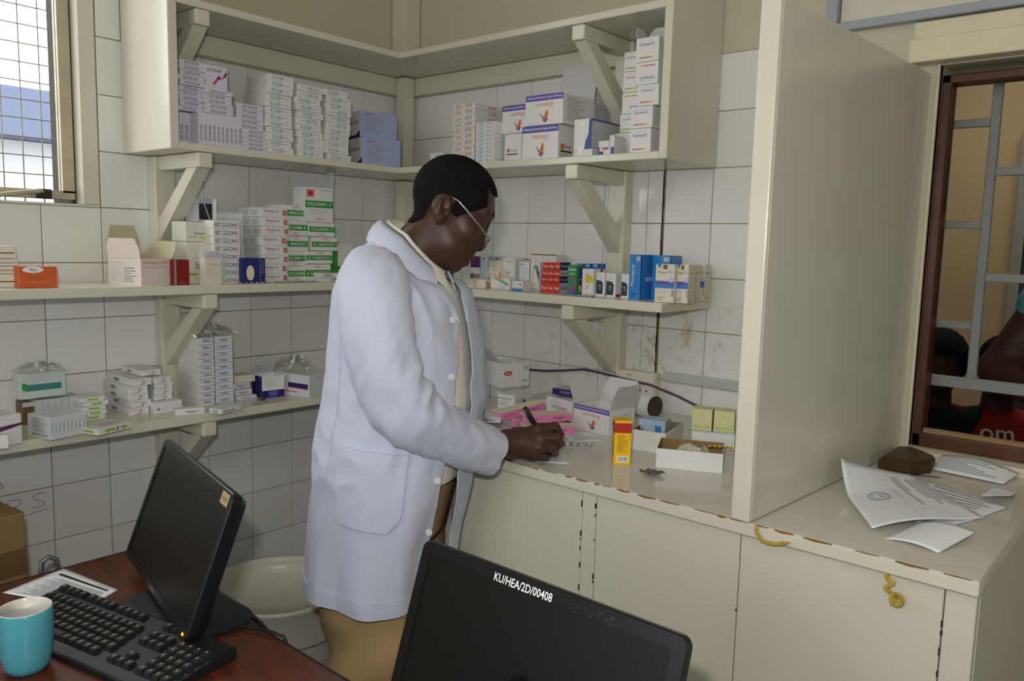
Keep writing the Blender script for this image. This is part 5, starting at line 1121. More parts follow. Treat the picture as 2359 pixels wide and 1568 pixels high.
def surface_nets(fn,lo,hi,h,block=8):
    lo=np.array(lo,dtype=np.float32); n=np.ceil((np.array(hi)-lo)/h/block).astype(int)*block
    D=np.full(n+1,1.0,dtype=np.float32)
    nb=n//block; g=np.stack(np.meshgrid(*[np.arange(k) for k in nb],indexing='ij'),-1).reshape(-1,3)
    cen=lo+(g*block+block/2)*h; d=fn(cen.astype(np.float32)); act=g[np.abs(d)<block*h*1.0+.004]; ins=g[d<=-(block*h*1.0+.004)]
    for b in ins: i,j,k=b*block; D[i:i+block+1,j:j+block+1,k:k+block+1]=-1.0
    o=np.stack(np.meshgrid(*[np.arange(block+1)]*3,indexing='ij'),-1).reshape(-1,3)
    for s_ in range(0,len(act),400):
        a=act[s_:s_+400]; idx=(a[:,None,:]*block+o[None]).reshape(-1,3)
        D[idx[:,0],idx[:,1],idx[:,2]]=fn((lo+idx*h).astype(np.float32))
    I=D<0
    cnt=np.zeros(n,dtype=np.int8)
    for x in (0,1):
        for y in (0,1):
            for z in (0,1): cnt+=I[x:n[0]+x,y:n[1]+y,z:n[2]+z]
    cells=np.argwhere((cnt>0)&(cnt<8)); ID=np.full(n,-1,dtype=np.int32); ID[cells[:,0],cells[:,1],cells[:,2]]=np.arange(len(cells))
    acc=np.zeros((len(cells),3)); num=np.zeros(len(cells))
    cor=[(x,y,z) for x in (0,1) for y in (0,1) for z in (0,1)]
    val={c:D[cells[:,0]+c[0],cells[:,1]+c[1],cells[:,2]+c[2]] for c in cor}
    for c in cor:
        for ax in range(3):
            if c[ax]==0:
                e=list(c); e[ax]=1; e=tuple(e); v0,v1=val[c],val[e]; m=(v0<0)!=(v1<0); t=np.where(m,v0/(v0-v1+1e-12),0)
                p=np.array(c,dtype=float)[None].repeat(len(cells),0); p[:,ax]=t; acc[m]+=p[m]; num[m]+=1
    V=lo+(cells+acc/num[:,None])*h
    F=[]
    for ax in range(3):
        sl0=[slice(0,n[i]) for i in range(3)]; sl1=list(sl0); sl1[ax]=slice(1,n[ax]+1)
        A=I[tuple(sl0)]; B=I[tuple(sl1)]; e=np.argwhere(A!=B); u,v=(ax+1)%3,(ax+2)%3
        e=e[(e[:,u]>0)&(e[:,v]>0)]
        s=A[e[:,0],e[:,1],e[:,2]]
        def cid(du,dv):
            q=e.copy(); q[:,u]-=du; q[:,v]-=dv; return ID[q[:,0],q[:,1],q[:,2]]
        q=np.stack([cid(1,1),cid(0,1),cid(0,0),cid(1,0)],1); q[~s]=q[~s][:,::-1]; F.append(q[(q>=0).all(1)])
    return V,np.concatenate(F)
def np_mesh(name,V,F,m,parent,smooth=True):
    me=bpy.data.meshes.new(name); me.vertices.add(len(V)); me.vertices.foreach_set('co',np.asarray(V,dtype=np.float32).ravel())
    me.loops.add(F.size); me.loops.foreach_set('vertex_index',F.ravel().astype(np.int32)); me.polygons.add(len(F))
    me.polygons.foreach_set('loop_start',np.arange(0,F.size,4,dtype=np.int32)); me.polygons.foreach_set('use_smooth',np.full(len(F),smooth)); me.materials.append(m); me.update(calc_edges=True); me.validate()
    o=bpy.data.objects.new(name,me); COL.objects.link(o); o.parent=parent; return o
SKIN=mat('dark brown skin',(72,48,39),.42,.4,noise=.16,nscale=55,bump=.06,bscale=180)
HAIR=mat('black hair',(20,18,17),.85,.15,noise=.5,nscale=260)
COAT=mat('white coat cotton',(196,202,222),.8,.2,bump=.05,bscale=500,sheen=.1)
SHIRT=mat('ivory shirt cotton',(234,230,218),.8,.2)
KHAKI=mat('khaki trouser cotton',(180,152,110),.8,.2,noise=.1,nscale=9)
man=empty('person',(1.0,-.93,0),R_(28.6),'man in white coat, khaki trousers and glasses, writing at the counter','person')
HR=hexrot(R_(19),R_(30)); H0=np.array([.110,0,1.495])
def head_sdf(q):
    a=np.stack([q[:,0],np.abs(q[:,1]),q[:,2]],1)
    d=ell(q,(.011,0,.042),(.085,.071,.078))
    d=sm(d,ell(q,(.050,0,-.012),(.049,.055,.074)),.03)
    d=sm(d,ell(q,(.046,0,-.058),(.050,.049,.037)),.022)
    d=sm(d,ell(q,(.084,0,-.084),(.015,.019,.015)),.018)
    d=sm(d,cap(a,(.088,.0,.046),(.078,.042,.044),.012,.011),.016)
    d=sm(d,ell(a,(.067,.040,-.012),(.024,.020,.020)),.02)
    d=ssub(d,ell(a,(.108,.033,.016),(.018,.018,.015)),.012)
    d=sm(d,ell(a,(.083,.031,.015),(.013,.016,.0125)),.005)
    d=sm(d,cap(q,(.093,0,.026),(.105,0,-.016),.0075,.0115),.012)
    d=sm(d,ell(q,(.108,0,-.022),(.0115,.0125,.0105)),.008)
    d=sm(d,ell(a,(.099,.0145,-.026),(.010,.0085,.0085)),.007)
    d=ssub(d,ell(a,(.104,.0075,-.0345),(.006,.0035,.005)),.003)
    d=sm(d,ell(q,(.074,0,-.055),(.031,.032,.028)),.012); d=sm(d,ell(q,(.095,0,-.040),(.012,.014,.012)),.008)
    d=sm(d,ell(q,(.102,0,-.0495),(.0095,.023,.0072)),.006)
    d=sm(d,ell(q,(.0995,0,-.0655),(.0095,.021,.008)),.006)
    d=ssub(d,ell(q,(.114,0,-.0575),(.012,.019,.0011)),.002)
    # ears
    e=a-np.array([-.002,.071,.0],dtype=np.float32); c,s=math.cos(.22),math.sin(.22)
    e=np.stack([e[:,0]*c+e[:,2]*s,e[:,1]-.25*(-e[:,0]),-e[:,0]*s+e[:,2]*c],1)
    ear=ell(e,(0,.004,.004),(.0205,.009,.028)); ear=sm(ear,ell(e,(.004,.003,-.023),(.010,.007,.010)),.008)
    ear=ssub(ear,ell(e,(.002,.013,.006),(.0125,.007,.019)),.004); ear=sm(ear,cap(e,(-.004,.008,.012),(-.002,.008,-.012),.0032,.0042),.003); ear=ssub(ear,ell(e,(.010,.010,-.004),(.006,.008,.006)),.003)
    d=sm(d,ear,.004)
    return d
MCP=[(.322,.060,1.030),(.330,.050,1.011),(.327,.042,.992),(.316,.040,.975)]
FING=[[(.322,.060,1.030),(.356,.078,1.033),(.364,.100,1.012),(.357,.112,.990)],[(.330,.050,1.011),(.364,.064,1.014),(.366,.090,.994),(.353,.106,.976)],
      [(.327,.042,.992),(.356,.058,.991),(.356,.084,.973),(.341,.098,.966)],[(.316,.040,.975),(.340,.056,.969),(.338,.078,.962),(.325,.090,.960)]]
FR=[[.0115,.0105,.0095,.008],[.012,.0108,.0098,.0083],[.0115,.0103,.0093,.008],[.0103,.0093,.0083,.0072]]
def hand_sdf(p):
    d=chain(p,[(.232,.010,1.000),(.256,.028,1.001),(.290,.046,1.003)],[.026,.026,.024],.01)
    for m_ in MCP: d=sm(d,cap(p,(.262,.036,1.0),m_,.021,.0125),.012)
    d=sm(d,cap(p,(.27,.04,.985),(.312,.044,.978),.02,.012),.012)
    for f,r in zip(FING,FR): d=sm(d,chain(p,f,r,.002),.0035)
    d=sm(d,chain(p,[(.272,.062,1.012),(.300,.090,1.012),(.326,.106,1.003),(.346,.112,.986)],[.018,.0135,.0115,.0095],.004),.008)
    return d
def lhand_sdf(p):
    d=chain(p,[(.13,.17,1.02),(.16,.145,.985),(.185,.125,.972)],[.027,.026,.022],.01)
    for k in range(4):
        b=np.array([.208+.004*k,.140-.018*k,.968]); d=sm(d,cap(p,(.17,.135,.976),tuple(b),.019,.011),.01)
        d=sm(d,chain(p,[tuple(b),tuple(b+np.array([.03,-.016,.002])),tuple(b+np.array([.05-.004*k,-.028,-.008]))],[.0105,.0095,.008],.002),.003)
    return sm(d,chain(p,[(.168,.14,.978),(.195,.165,.972),(.222,.165,.963)],[.015,.0115,.009],.003),.006)
TB=np.array([(1.447, 0.048, 0.044, 0.062), (1.43, 0.043, 0.048, 0.08), (1.408, 0.03, 0.054, 0.11), (1.39, 0.022, 0.067, 0.155), (1.37, 0.019, 0.084, 0.188), (1.327, 0.033, 0.123, 0.205), (1.28, 0.037, 0.135, 0.208), (1.2, 0.041, 0.149, 0.205), (1.1, 0.041, 0.162, 0.203), (1.0, 0.022, 0.163, 0.205), (0.9, 0.012, 0.159, 0.207), (0.8, -0.006, 0.151, 0.21), (0.7, -0.013, 0.148, 0.216), (0.6, -0.018, 0.15, 0.218)])[::-1]
def prof(z): return [np.interp(z,TB[:,0],TB[:,i]) for i in (1,2,3)]
def body_sdf(p):
    q=((p-H0.astype(np.float32))@HR.T.astype(np.float32))
    far=np.sqrt((q*q).sum(1))-.16
    d=np.full(len(p),9.0,dtype=np.float32); m=far<.05
    d[:]=far+.02
    if m.any(): d[m]=head_sdf(q[m])
    hd=d.copy()
    d=sm(d,chain(p,[(.100,.0,1.455),(.070,0,1.42),(.037,0,1.36)],[.050,.052,.07],.02),.02)
    d=sm(d,ell(p,(.02,0,1.22),(.10,.15,.17)),.05); d=sm(d,ell(p,(.02,0,1.02),(.12,.15,.16)),.05)
    for s_ in (-1,1): d=sm(d,chain(p,[(0,s_*.09,.90),(-.005,s_*.095,.5),(-.02,s_*.1,.10)],[.075,.055,.042],.02),.03); d=sm(d,cap(p,(-.03,s_*.1,.05),(.12,s_*.11,.035),.038,.028),.03)
    d=sm(d,chain(p,[(.02,-.14,1.335),(.085,-.195,1.13),(.15,-.12,1.055),(.235,.012,.998)],[.045,.036,.034,.027],.02),.025)
    d=sm(d,chain(p,[(.012,.14,1.335),(.05,.215,1.11),(.135,.165,1.015)],[.05,.04,.028],.02),.025)
    hm=(p[:,0]>.2)&(p[:,0]<.42)&(p[:,1]>-.03)&(p[:,1]<.17)&(p[:,2]>.92)&(p[:,2]<1.09)
    if hm.any(): d[hm]=sm(d[hm],hand_sdf(p[hm]),.006)
    hm=(p[:,0]>.09)&(p[:,0]<.32)&(p[:,1]>.05)&(p[:,1]<.22)&(p[:,2]>.92)&(p[:,2]<1.06)
    if hm.any(): d[hm]=sm(d[hm],lhand_sdf(p[hm]),.006)
    return d
V,F=surface_nets(body_sdf,(-.12,-.28,-.005),(.40,.30,1.64),.0032)
np_mesh('body',V,F,SKIN,man)
# hair: a short cropped shell over the skull
def hair_sdf(q):
    a=np.abs(q[:,1]); x,z=q[:,0],q[:,2]
    curl=(np.sin(q[:,0]*420)*np.sin(q[:,1]*430+1)*np.sin(q[:,2]*410+2))*.0011
    nk=[tuple(float(v) for v in HR@(np.array(c)-H0)) for c in ((.100,.0,1.455),(.070,0,1.42))]
    skull=sm(sm(ell(q,(.011,0,.042),(.085,.071,.078)),ell(q,(.050,0,-.012),(.049,.055,.074)),.03),cap(q,nk[0],nk[1],.050,.052),.02)
    d=skull-.0055-curl
    # lower limit along the side of the head
    zl=np.interp(x,[-.09,-.04,-.025,-.018,.012,.02,.034,.040,.060,.078,.10],[-.060,-.056,-.035,.020,.034,.004,.002,.012,.034,.052,.06])
    side=zl-z; xf=.078-(z-.052)*.48; xc=np.where(a<.022,.110,.110-(a-.022)*3.2); xf=np.maximum(xf,np.where(z>.086-(a>.024)*.0,xc,0))
    front=np.where(z>.088-.002,x-xf,x-np.minimum(xf,.078-(z-.052)*.48))
    d=np.maximum(d,side*.8); d=np.maximum(d,front*.8)
    core=skull+.008
    return np.maximum(d,-core)
V,F=surface_nets(hair_sdf,(-.11,-.10,-.085),(.13,.10,.15),.0026)
np_mesh('hair',V@HR+H0,F,HAIR,man)
def hp(x,y,z): return Vector((np.array([x,y,z])@HR+H0).tolist())
mb=MB()
for s_ in (-1,1):
    vs=[];fs=[]
    for i in range(7):
        t=i/6; x=.1005-.016*t*t-.004*t; y=s_*(.012+.034*t); z=.046+.006*math.sin(PI*t*.8)-.004*t; w_=.0042*(1-.5*t)
        for dx,dz in ((0,-w_),(.0028,0),(0,w_),(-.004,0)): vs.append(hp(x+dx,y,z+dz))
    for i in range(6):
        for k in range(4): fs.append((i*4+k,i*4+(k+1)%4,(i+1)*4+(k+1)%4,(i+1)*4+k))
    fs+=[(3,2,1,0),(24,25,26,27)]; mb=MB(); mb.add(vs,fs,HAIR,True); mb.build('eyebrow',man)
# glasses
gl=empty('glasses',(0,0,0)); gl.parent=man
SILV=mat('silver metal',(200,202,206),.2,.6,metal=1); LENS=mat('spectacle lens',(240,244,246),.03,.5,trans=1,ior=1.1)
for s_ in (-1,1):
    mb=MB(); mb.tube([hp(-.002,s_*.074,.031),hp(.021,s_*.0785,.031),hp(.045,s_*.078,.0235),hp(.085,s_*.071,.010),hp(.104,s_*.062,.003),hp(.110,s_*.058,.001)],[.0012,.0016,.0022,.0018,.0026,.0016],SILV,8); mb.build('temple_arm',gl)
    mb=MB(); n=20; c=(.115,s_*.034,-.008); vs=[]
    for o_ in (0,.0012): vs+=[hp(c[0]+o_-.10*(abs(.026*math.cos(2*PI*i/n)))*.06-.10*.016*math.sin(2*PI*i/n),c[1]+.026*math.cos(2*PI*i/n),c[2]+.0165*math.sin(2*PI*i/n)) for i in range(n)]
    mb.add(vs,[tuple(range(n-1,-1,-1)),tuple(range(n,2*n))]+[(i,(i+1)%n,n+(i+1)%n,n+i) for i in range(n)],LENS); mb.build('lens',gl)
mb=MB(); mb.tube([hp(.115,-.009,-.004),hp(.121,0,-.001),hp(.115,.009,-.004)],.0011,SILV,8); mb.build('bridge',gl)
# ---- cloth surfaces
from mathutils import noise as NZ
def ridge(v): return 1-2*abs(NZ.noise(v))
def fold(phi,z,s):
    """soft creases of the coat body"""
    c,q=math.cos(phi),math.sin(phi)
    f=.007*NZ.noise(Vector((c*1.7,q*1.7,z*1.6+s)))
    low=max(0,min(1,(1.06-z)/.34))
    f+=.0075*low*math.sin(phi*6+1.3+1.1*math.sin(z*4.2+phi))+.0035*low*math.sin(phi*11+z*6)
    back=max(0,math.cos(phi+2.5)); w_=math.exp(-((z-1.0)/.16)**2)
    f+=.006*back*w_*ridge(Vector((c*3+z*2,q*3,z*17)))
    side=max(0,math.cos(phi+1.2)); f+=.0055*side*math.exp(-((z-1.12)/.16)**2)*ridge(Vector((phi*2.2+z*5,z*9-phi*2,1.7)))
    f+=.006*math.exp(-((z-1.31)/.07)**2)*max(0,math.cos(phi+1.1))*ridge(Vector((phi*3.4,z*6,4.1)))
    f+=.002*ridge(Vector((c*6,q*6,z*7)))
    return f
def surf(phi,z,off=0,sc=1,fd=1):
    cx,a,b=[float(v) for v in prof(z)]; r=off+(fold(phi,z,0) if fd else 0)
    c,s=math.cos(phi),math.sin(phi); k=.92
    ex=math.copysign(abs(c)**k,c); ey=math.copysign(abs(s)**k,s)
    n=Vector((c/a,s/b,0)).normalized()
    w_=min(1,max(0,(z-1.335)/.09)); w_=w_*w_*(3-2*w_)
    return Vector((cx+a*sc*ex+n.x*r,b*sc*ey+n.y*r,z-(.024 if c<0 else .05)*c*w_))
def phiR(z): return R_(float(np.interp(z,[.6,.83,.91,1.0,1.11,1.16,1.22,1.26,1.30,1.34,1.37,1.40,1.445],[-25,-27,-32,-33,-35,-30,-23,-19,-18,-22,-29,-40,-60])))
def phiL(z): return R_(float(np.interp(z,[.6,.79,.96,1.05,1.14,1.21,1.32,1.36,1.40,1.445],[0,-5,-20,-20,-18,-10,-6,8,24,50])))
def grid(mb,P_,nu,nv,m,th=.0025,closed=False,smooth=True):
    """double-sided sheet; P_(i,j,o) gives the point with normal offset o"""
    vs=[];fs=[]
    for o_ in (0,-th):
        for j in range(nv+1):
            for i in range(nu+1): vs.append(P_(i,j,o_))
    w=nu+1; N=w*(nv+1)
    for j in range(nv):
        for i in range(nu):
            a=j*w+i; fs.append((a,a+w,a+w+1,a+1)); fs.append((N+a,N+a+1,N+a+w+1,N+a+w))
    rim=[]
    for i in range(nu): rim+=[(i,i+1,N+i+1,N+i),(nv*w+i+1,nv*w+i,N+nv*w+i,N+nv*w+i+1)]
    if not closed:
        for j in range(nv): a=j*w; b=a+nu; rim+=[(a+w,a,N+a,N+a+w),(b,b+w,N+b+w,N+b)]
    mb.add(vs,fs,m,smooth)
    ids=sorted(set(k for f in rim for k in f)); mp={k:n for n,k in enumerate(ids)}
    mb.add([vs[k] for k in ids],[tuple(mp[k] for k in f) for f in rim],m,False)
mb=MB(); NU,NV=150,92
zs=[.690+(1.432-.690)*(j/NV)**.93 for j in range(NV+1)]
def coat_pt(i,j,o):
    z=zs[j]; u=i/NU; p0=phiR(z); p1=phiL(z)-2*PI; ph=p0+(p1-p0)*u
    zz_=z
    if j<8: zz_=z+ .012*math.sin(ph*2.0)*(1-j/8)
    edge=min(1,min(u,1-u)*40); open_=max(0,(1.0-z)/.3)
    q=surf(ph,zz_,o+.004); 
    if u>.9: q+=Vector((.012,.0,0))*((u-.9)/.1)*max(0,1-abs(z-1.05)/.35)
    if u<.08: q+=Vector((-.006*open_,-.01*open_,0))*(1-u/.08)
    return q
grid(mb,coat_pt,NU,NV,COAT)
coat=mb.build('coat',man)
def sleeve(path,rad,name,seed,cuff):
    P_=[Vector(p) for p in path]; n=len(P_); fine=[];rr=[]
    # smooth the centre line
    for i in range(n-1):
        p0,p1,p2,p3=P_[max(i-1,0)],P_[i],P_[i+1],P_[min(i+2,n-1)]
        for k in range(11):
            t=k/11; fine.append(.5*((2*p1)+(p2-p0)*t+(2*p0-5*p1+4*p2-p3)*t*t+(3*p1-p0-3*p2+p3)*t**3)); rr.append(rad[i]+(rad[i+1]-rad[i])*t)
    fine.append(P_[-1]); rr.append(rad[-1]); N=len(fine); seg=40; up=Vector((0,0,1)); mb=MB(); fr=[]
    ref=Vector((1,0,0))
    for i in range(N):
        d=(fine[min(i+1,N-1)]-fine[max(i-1,0)]).normalized(); a=(ref-d*ref.dot(d)).normalized(); b=d.cross(a); ref=a; fr.append((d,a,b))
    def pt(i,j,o):
        d,a,b=fr[j]; t=2*PI*i/seg; u=j/(N-1)
        r=rr[j]+o
        bend=math.exp(-((u-.58)/.16)**2); c,q=math.cos(t),math.sin(t)
        r+=.0062*(.35+bend)*ridge(Vector((c*1.1+u*3,q*1.1+seed,u*13+1.2*c)))+.006*NZ.noise(Vector((c*1.2+seed,q*1.2,u*4)))
        r+=.003*ridge(Vector((c*2.2,q*2.2+seed,u*9+2*q)))+.0028*math.exp(-((u-.88)/.1)**2)*ridge(Vector((c,q,u*26)))
        return fine[j]+(a*math.cos(t)+b*math.sin(t))*r
    grid(mb,pt,seg,N-1,COAT,.003,closed=True); return mb.build(name,coat)
sleeve([(.005,-.115,1.372),(.028,-.165,1.335),(.049,-.20,1.29),(.065,-.215,1.225),(.084,-.21,1.16),(.108,-.19,1.105),(.137,-.15,1.07),(.178,-.08,1.028),(.228,.0,.988)],[.055,.068,.069,.066,.062,.060,.057,.052,.047],'sleeve',1,True)
sleeve([(-.005,.120,1.372),(.014,.182,1.325),(.03,.22,1.22),(.045,.225,1.12),(.095,.19,1.05),(.135,.165,1.013)],[.062,.074,.068,.062,.052,.044],'sleeve',4,True)
# collar and lapels of the coat
mb=MB()
def collar_pt(i,j,o):
    t=i/40; ph=R_(-40)-R_(276)*t; v=j/6; 
    bk=(1-math.cos(ph))*.5
    top=Vector((.056+.064*math.cos(ph),.074*math.sin(ph),1.442-(.036 if math.cos(ph)<0 else .078)*math.cos(ph))); base=top+Vector((-.004,0,-.022)); fall=top+Vector((.032*math.cos(ph),.044*math.sin(ph),-.042-.014*(1-bk)))
    q=base.lerp(top,v/.35) if v<.35 else top.lerp(fall,(v-.35)/.65)+Vector((math.cos(ph),math.sin(ph),.6))*.006*math.sin(PI*(v-.35)/.65)
    return q+Vector((math.cos(ph),math.sin(ph),0))*(o+.004)
grid(mb,collar_pt,40,6,COAT,.0025); mb.build('collar',coat)
for sgn in (1,-1):
    mb=MB()
    def lap(i,j,o):
        v=j/18; z=1.268+(1.405-1.268)*v; u=i/6; wd=R_(float(np.interp(v,[0,.5,.74,.77,1],[1,15,24,17,22])))
        ph=(phiR(z)-wd*u) if sgn==1 else (phiL(z)+wd*u)
        q=surf(ph,z,.0065+.003*math.sin(PI*u)+o); return q
    grid(mb,lap,6,18,COAT,.002); mb.build('lapel',coat)
# pocket, side seam, buttons
mb=MB()
def pock(i,j,o):
    u=i/34;v=j/26; z=.868+.156*v; sl=.014*(u-.5); f0,f1=R_(-105),R_(-62)
    ph=f0+(f1-f0)*u
    if v<.16: ph=f0+(f1-f0)*(.5+(u-.5)*(.72+.28*v/.16))
    return surf(ph,z-sl,.0108+.0012*math.sin(PI*u)+o)
grid(mb,pock,34,26,COAT,.003); mb.build('pocket',coat)
mb=MB()
def pock2(i,j,o):
    u=i/34;v=j/2; z=1.002+.022*v-.014*(u-.5); return surf(R_(-105)+R_(43)*u,z,.0130+o)
grid(mb,pock2,34,2,COAT,.002); mb.build('pocket_hem',coat)
mb=MB()
def hem(i,j,o):
    u=.02+.96*i/150; z=zs[0]+.0005+.034*j/3; p0=phiR(z); ph=p0+(phiL(z)-2*PI-p0)*u; return surf(ph,z+.012*math.sin(ph*2.0)*(1-j/12),.0058+o)
grid(mb,hem,150,3,COAT,.002); mb.build('hem',coat)
mb=MB()
def seam(i,j,o):
    z=.73+.56*j/60; return surf(R_(-121+4*i),z,.0062+.0012*math.sin(z*260)*math.sin(z*31)+o)
grid(mb,seam,2,60,COAT,.002); mb.build('side_seam',coat)
BUT=mat('pearl button',(226,226,228),.25,.5)
for z in (1.275,1.165,1.06,.955,.84):
    p=surf(phiR(z)-R_(6),z,.0085); d=(p-Vector((.02,0,z))).normalized(); mb=MB(); bm=bmesh.new(); bmesh.ops.create_cone(bm,cap_ends=True,segments=16,radius1=.0075,radius2=.0065,depth=.003)
    mb.bm(bm,BUT,False,Matrix.Translation(p)@d.to_track_quat('Z','Y').to_matrix().to_4x4()); mb.build('button',coat)
# shirt with collar, trousers, shoes
mb=MB()
def shirt_pt(i,j,o):
    z=.93+(1.418-.93)*j/40; ph=2*PI*i/64; q=surf(ph,z,o-.006,.955 if z<1.37 else .93,0); c=math.cos(ph); q.x+=.0025*math.sin(z*26)*max(0,c); return q
grid(mb,shirt_pt,64,40,SHIRT,.002,closed=True); sh=mb.build('shirt',man)
mb=MB()
def scol(i,j,o):
    t=i/40; ph=R_(-14)-R_(332)*t; v=j/6; bk=(1-math.cos(ph))*.5
    top=Vector((.060+.060*math.cos(ph),.067*math.sin(ph),1.449-(.030 if math.cos(ph)<0 else .070)*math.cos(ph))); base=top+Vector((-.004,0,-.03)); fr_=max(0,math.cos(ph)); fall=top+Vector((.014*math.cos(ph)+.010*fr_,.014*math.sin(ph),-.024-.030*fr_))
    q=base.lerp(top,v/.4) if v<.4 else top.lerp(fall,(v-.4)/.6)
    return q+Vector((math.cos(ph),math.sin(ph),0))*o
grid(mb,scol,40,6,SHIRT,.002); mb.build('shirt_collar',sh)
mb=MB(); mb.box((.0,-.001,0),(.001,.001,.001),SHIRT) if 0 else None
def plk(i,j,o):
    z=.94+(1.37-.94)*j/30; q=surf(R_(-24)+R_(12)*(i/3),z,o-.0045,.955,0); return q
grid(mb,plk,3,30,SHIRT,.0015); mb.build('placket',sh)
mb=MB()
def trou_top(i,j,o):
    z=.80+(.955-.80)*j/10; ph=2*PI*i/48; q=surf(ph,z,o-.012,.90,0); return q
grid(mb,trou_top,48,10,KHAKI,.002,closed=True)
for s_ in (-1,1):
    def leg(i,j,o):
        u=j/60; z=.90-.83*u; t=2*PI*i/36; r=float(np.interp(u,[0,.25,.5,.75,1],[.100,.096,.086,.078,.072])); cx=float(np.interp(u,[0,.4,1],[-.012,.000,-.02])); cy=s_*float(np.interp(u,[0,.3,1],[.085,.098,.105]))
        r+=.010*math.sin(z*40+2.2*math.sin(t*1+s_))*math.exp(-((u-.45)/.22)**2)*(.5+.5*math.cos(t+2.2))+.005*ridge(Vector((math.cos(t)*1.5+s_,math.sin(t)*1.5,z*9+t)))+.006*NZ.noise(Vector((math.cos(t)*1.6+s_,math.sin(t)*1.6,z*5)))+.007*math.sin(z*70+t)*max(0,(u-.8)/.2)
        r+=.004*math.cos(2*t)*(1-u)
        return Vector((cx+(r*1.02+o)*math.cos(t),cy+(r*.95+o)*math.sin(t),z))
    grid(mb,leg,36,60,KHAKI,.002,closed=True)
mb.build('trousers',man)
SHOE=mat('black shoe leather',(26,24,24),.3,.5)
for s_ in (-1,1):
    bm=bmesh.new(); bmesh.ops.create_uvsphere(bm,u_segments=20,v_segments=12,radius=1)
    for v in bm.verts: x,y,z=v.co; v.co=Vector((.045+x*.135,s_*.11+y*.048*(1-.15*x),max(0,.042+z*.048*(1-.35*x))+.0005))
    mb=MB(); mb.bm(bm,SHOE,True); mb.build('shoe',man)
# pen in the hand
th=R_(28.6)
def mw(x,y,z): return Vector((1.0+x*math.cos(th)-y*math.sin(th),-.93+x*math.sin(th)+y*math.cos(th),z))
a,b=mw(.352,.122,.9512),mw(.291,.054,1.077); d=(b-a)
pn=empty('pen',a,0,'black and blue ballpoint pen held in the right hand of the man','pen')
def ptb(n,t0,t1,r0,r1,m): mb=MB(); mb.tube([d*t0,d*((t0+t1)/2),d*t1],[r0,max(r0,r1),r1],m,12); mb.build(n,pn)
ptb('tip',0,.06,.0006,.003,SILV); ptb('barrel',.061,.66,.0045,.0045,mat('blue pen barrel',(36,60,160),.25,.5)); ptb('grip_top',.661,.99,.0052,.0048,INK['black'])
mb=MB(); c_=Vector((-.3,-.9,.1)).normalized(); mb.tube([d*.98+c_*.004,d*.97+c_*.008,d*.70+c_*.008],.0013,SILV,6); mb.build('clip',pn)
# ---------------------------------------------------------------- beyond the serving window: the waiting room
TAN=mat('tan waiting room paint',(198,178,142),.6,.3,noise=.08,nscale=2)
DOORW=mat('dark grey door paint',(72,70,66),.5,.4)
for nm,lo,hi in (('wall_beyond',(.2,2.6,FL),(4.4,2.75,CE)),('wall_beyond',(.1,.165,FL),(.2,2.75,CE)),('wall_beyond',(4.4,.165,FL),(4.5,2.75,CE)),('floor',(.1,.165,FL-.1),(4.5,2.75,FL)),('ceiling',(.1,.205,CE),(4.5,2.75,CE+.1))):
    solid(nm,[(lo,hi)],TERR if nm=='floor' else TAN)
db=empty('door_1',(1.64,2.59,0),kind='structure')
mb=MB(); mb.box((0,-.04,0),(.75,-.002,1.98),DOORW,.004); mb.build('door_leaf',db)
mb=MB(); mb.box((-.05,-.05,0),(-.002,-.002,2.04),BAR,.003); mb.build('door_post',db); mb=MB(); mb.tube([(.08,-.042,1.0),(.08,-.075,1.0),(.18,-.075,1.0)],.008,SILV,8); mb.build('door_handle',db)
area('waiting_room_fill',(1.8,1.6,2.74),(0,0,0),1.2,.6,9,(1,.93,.82))  # added fill to brighten the tan room; no lamp is seen there
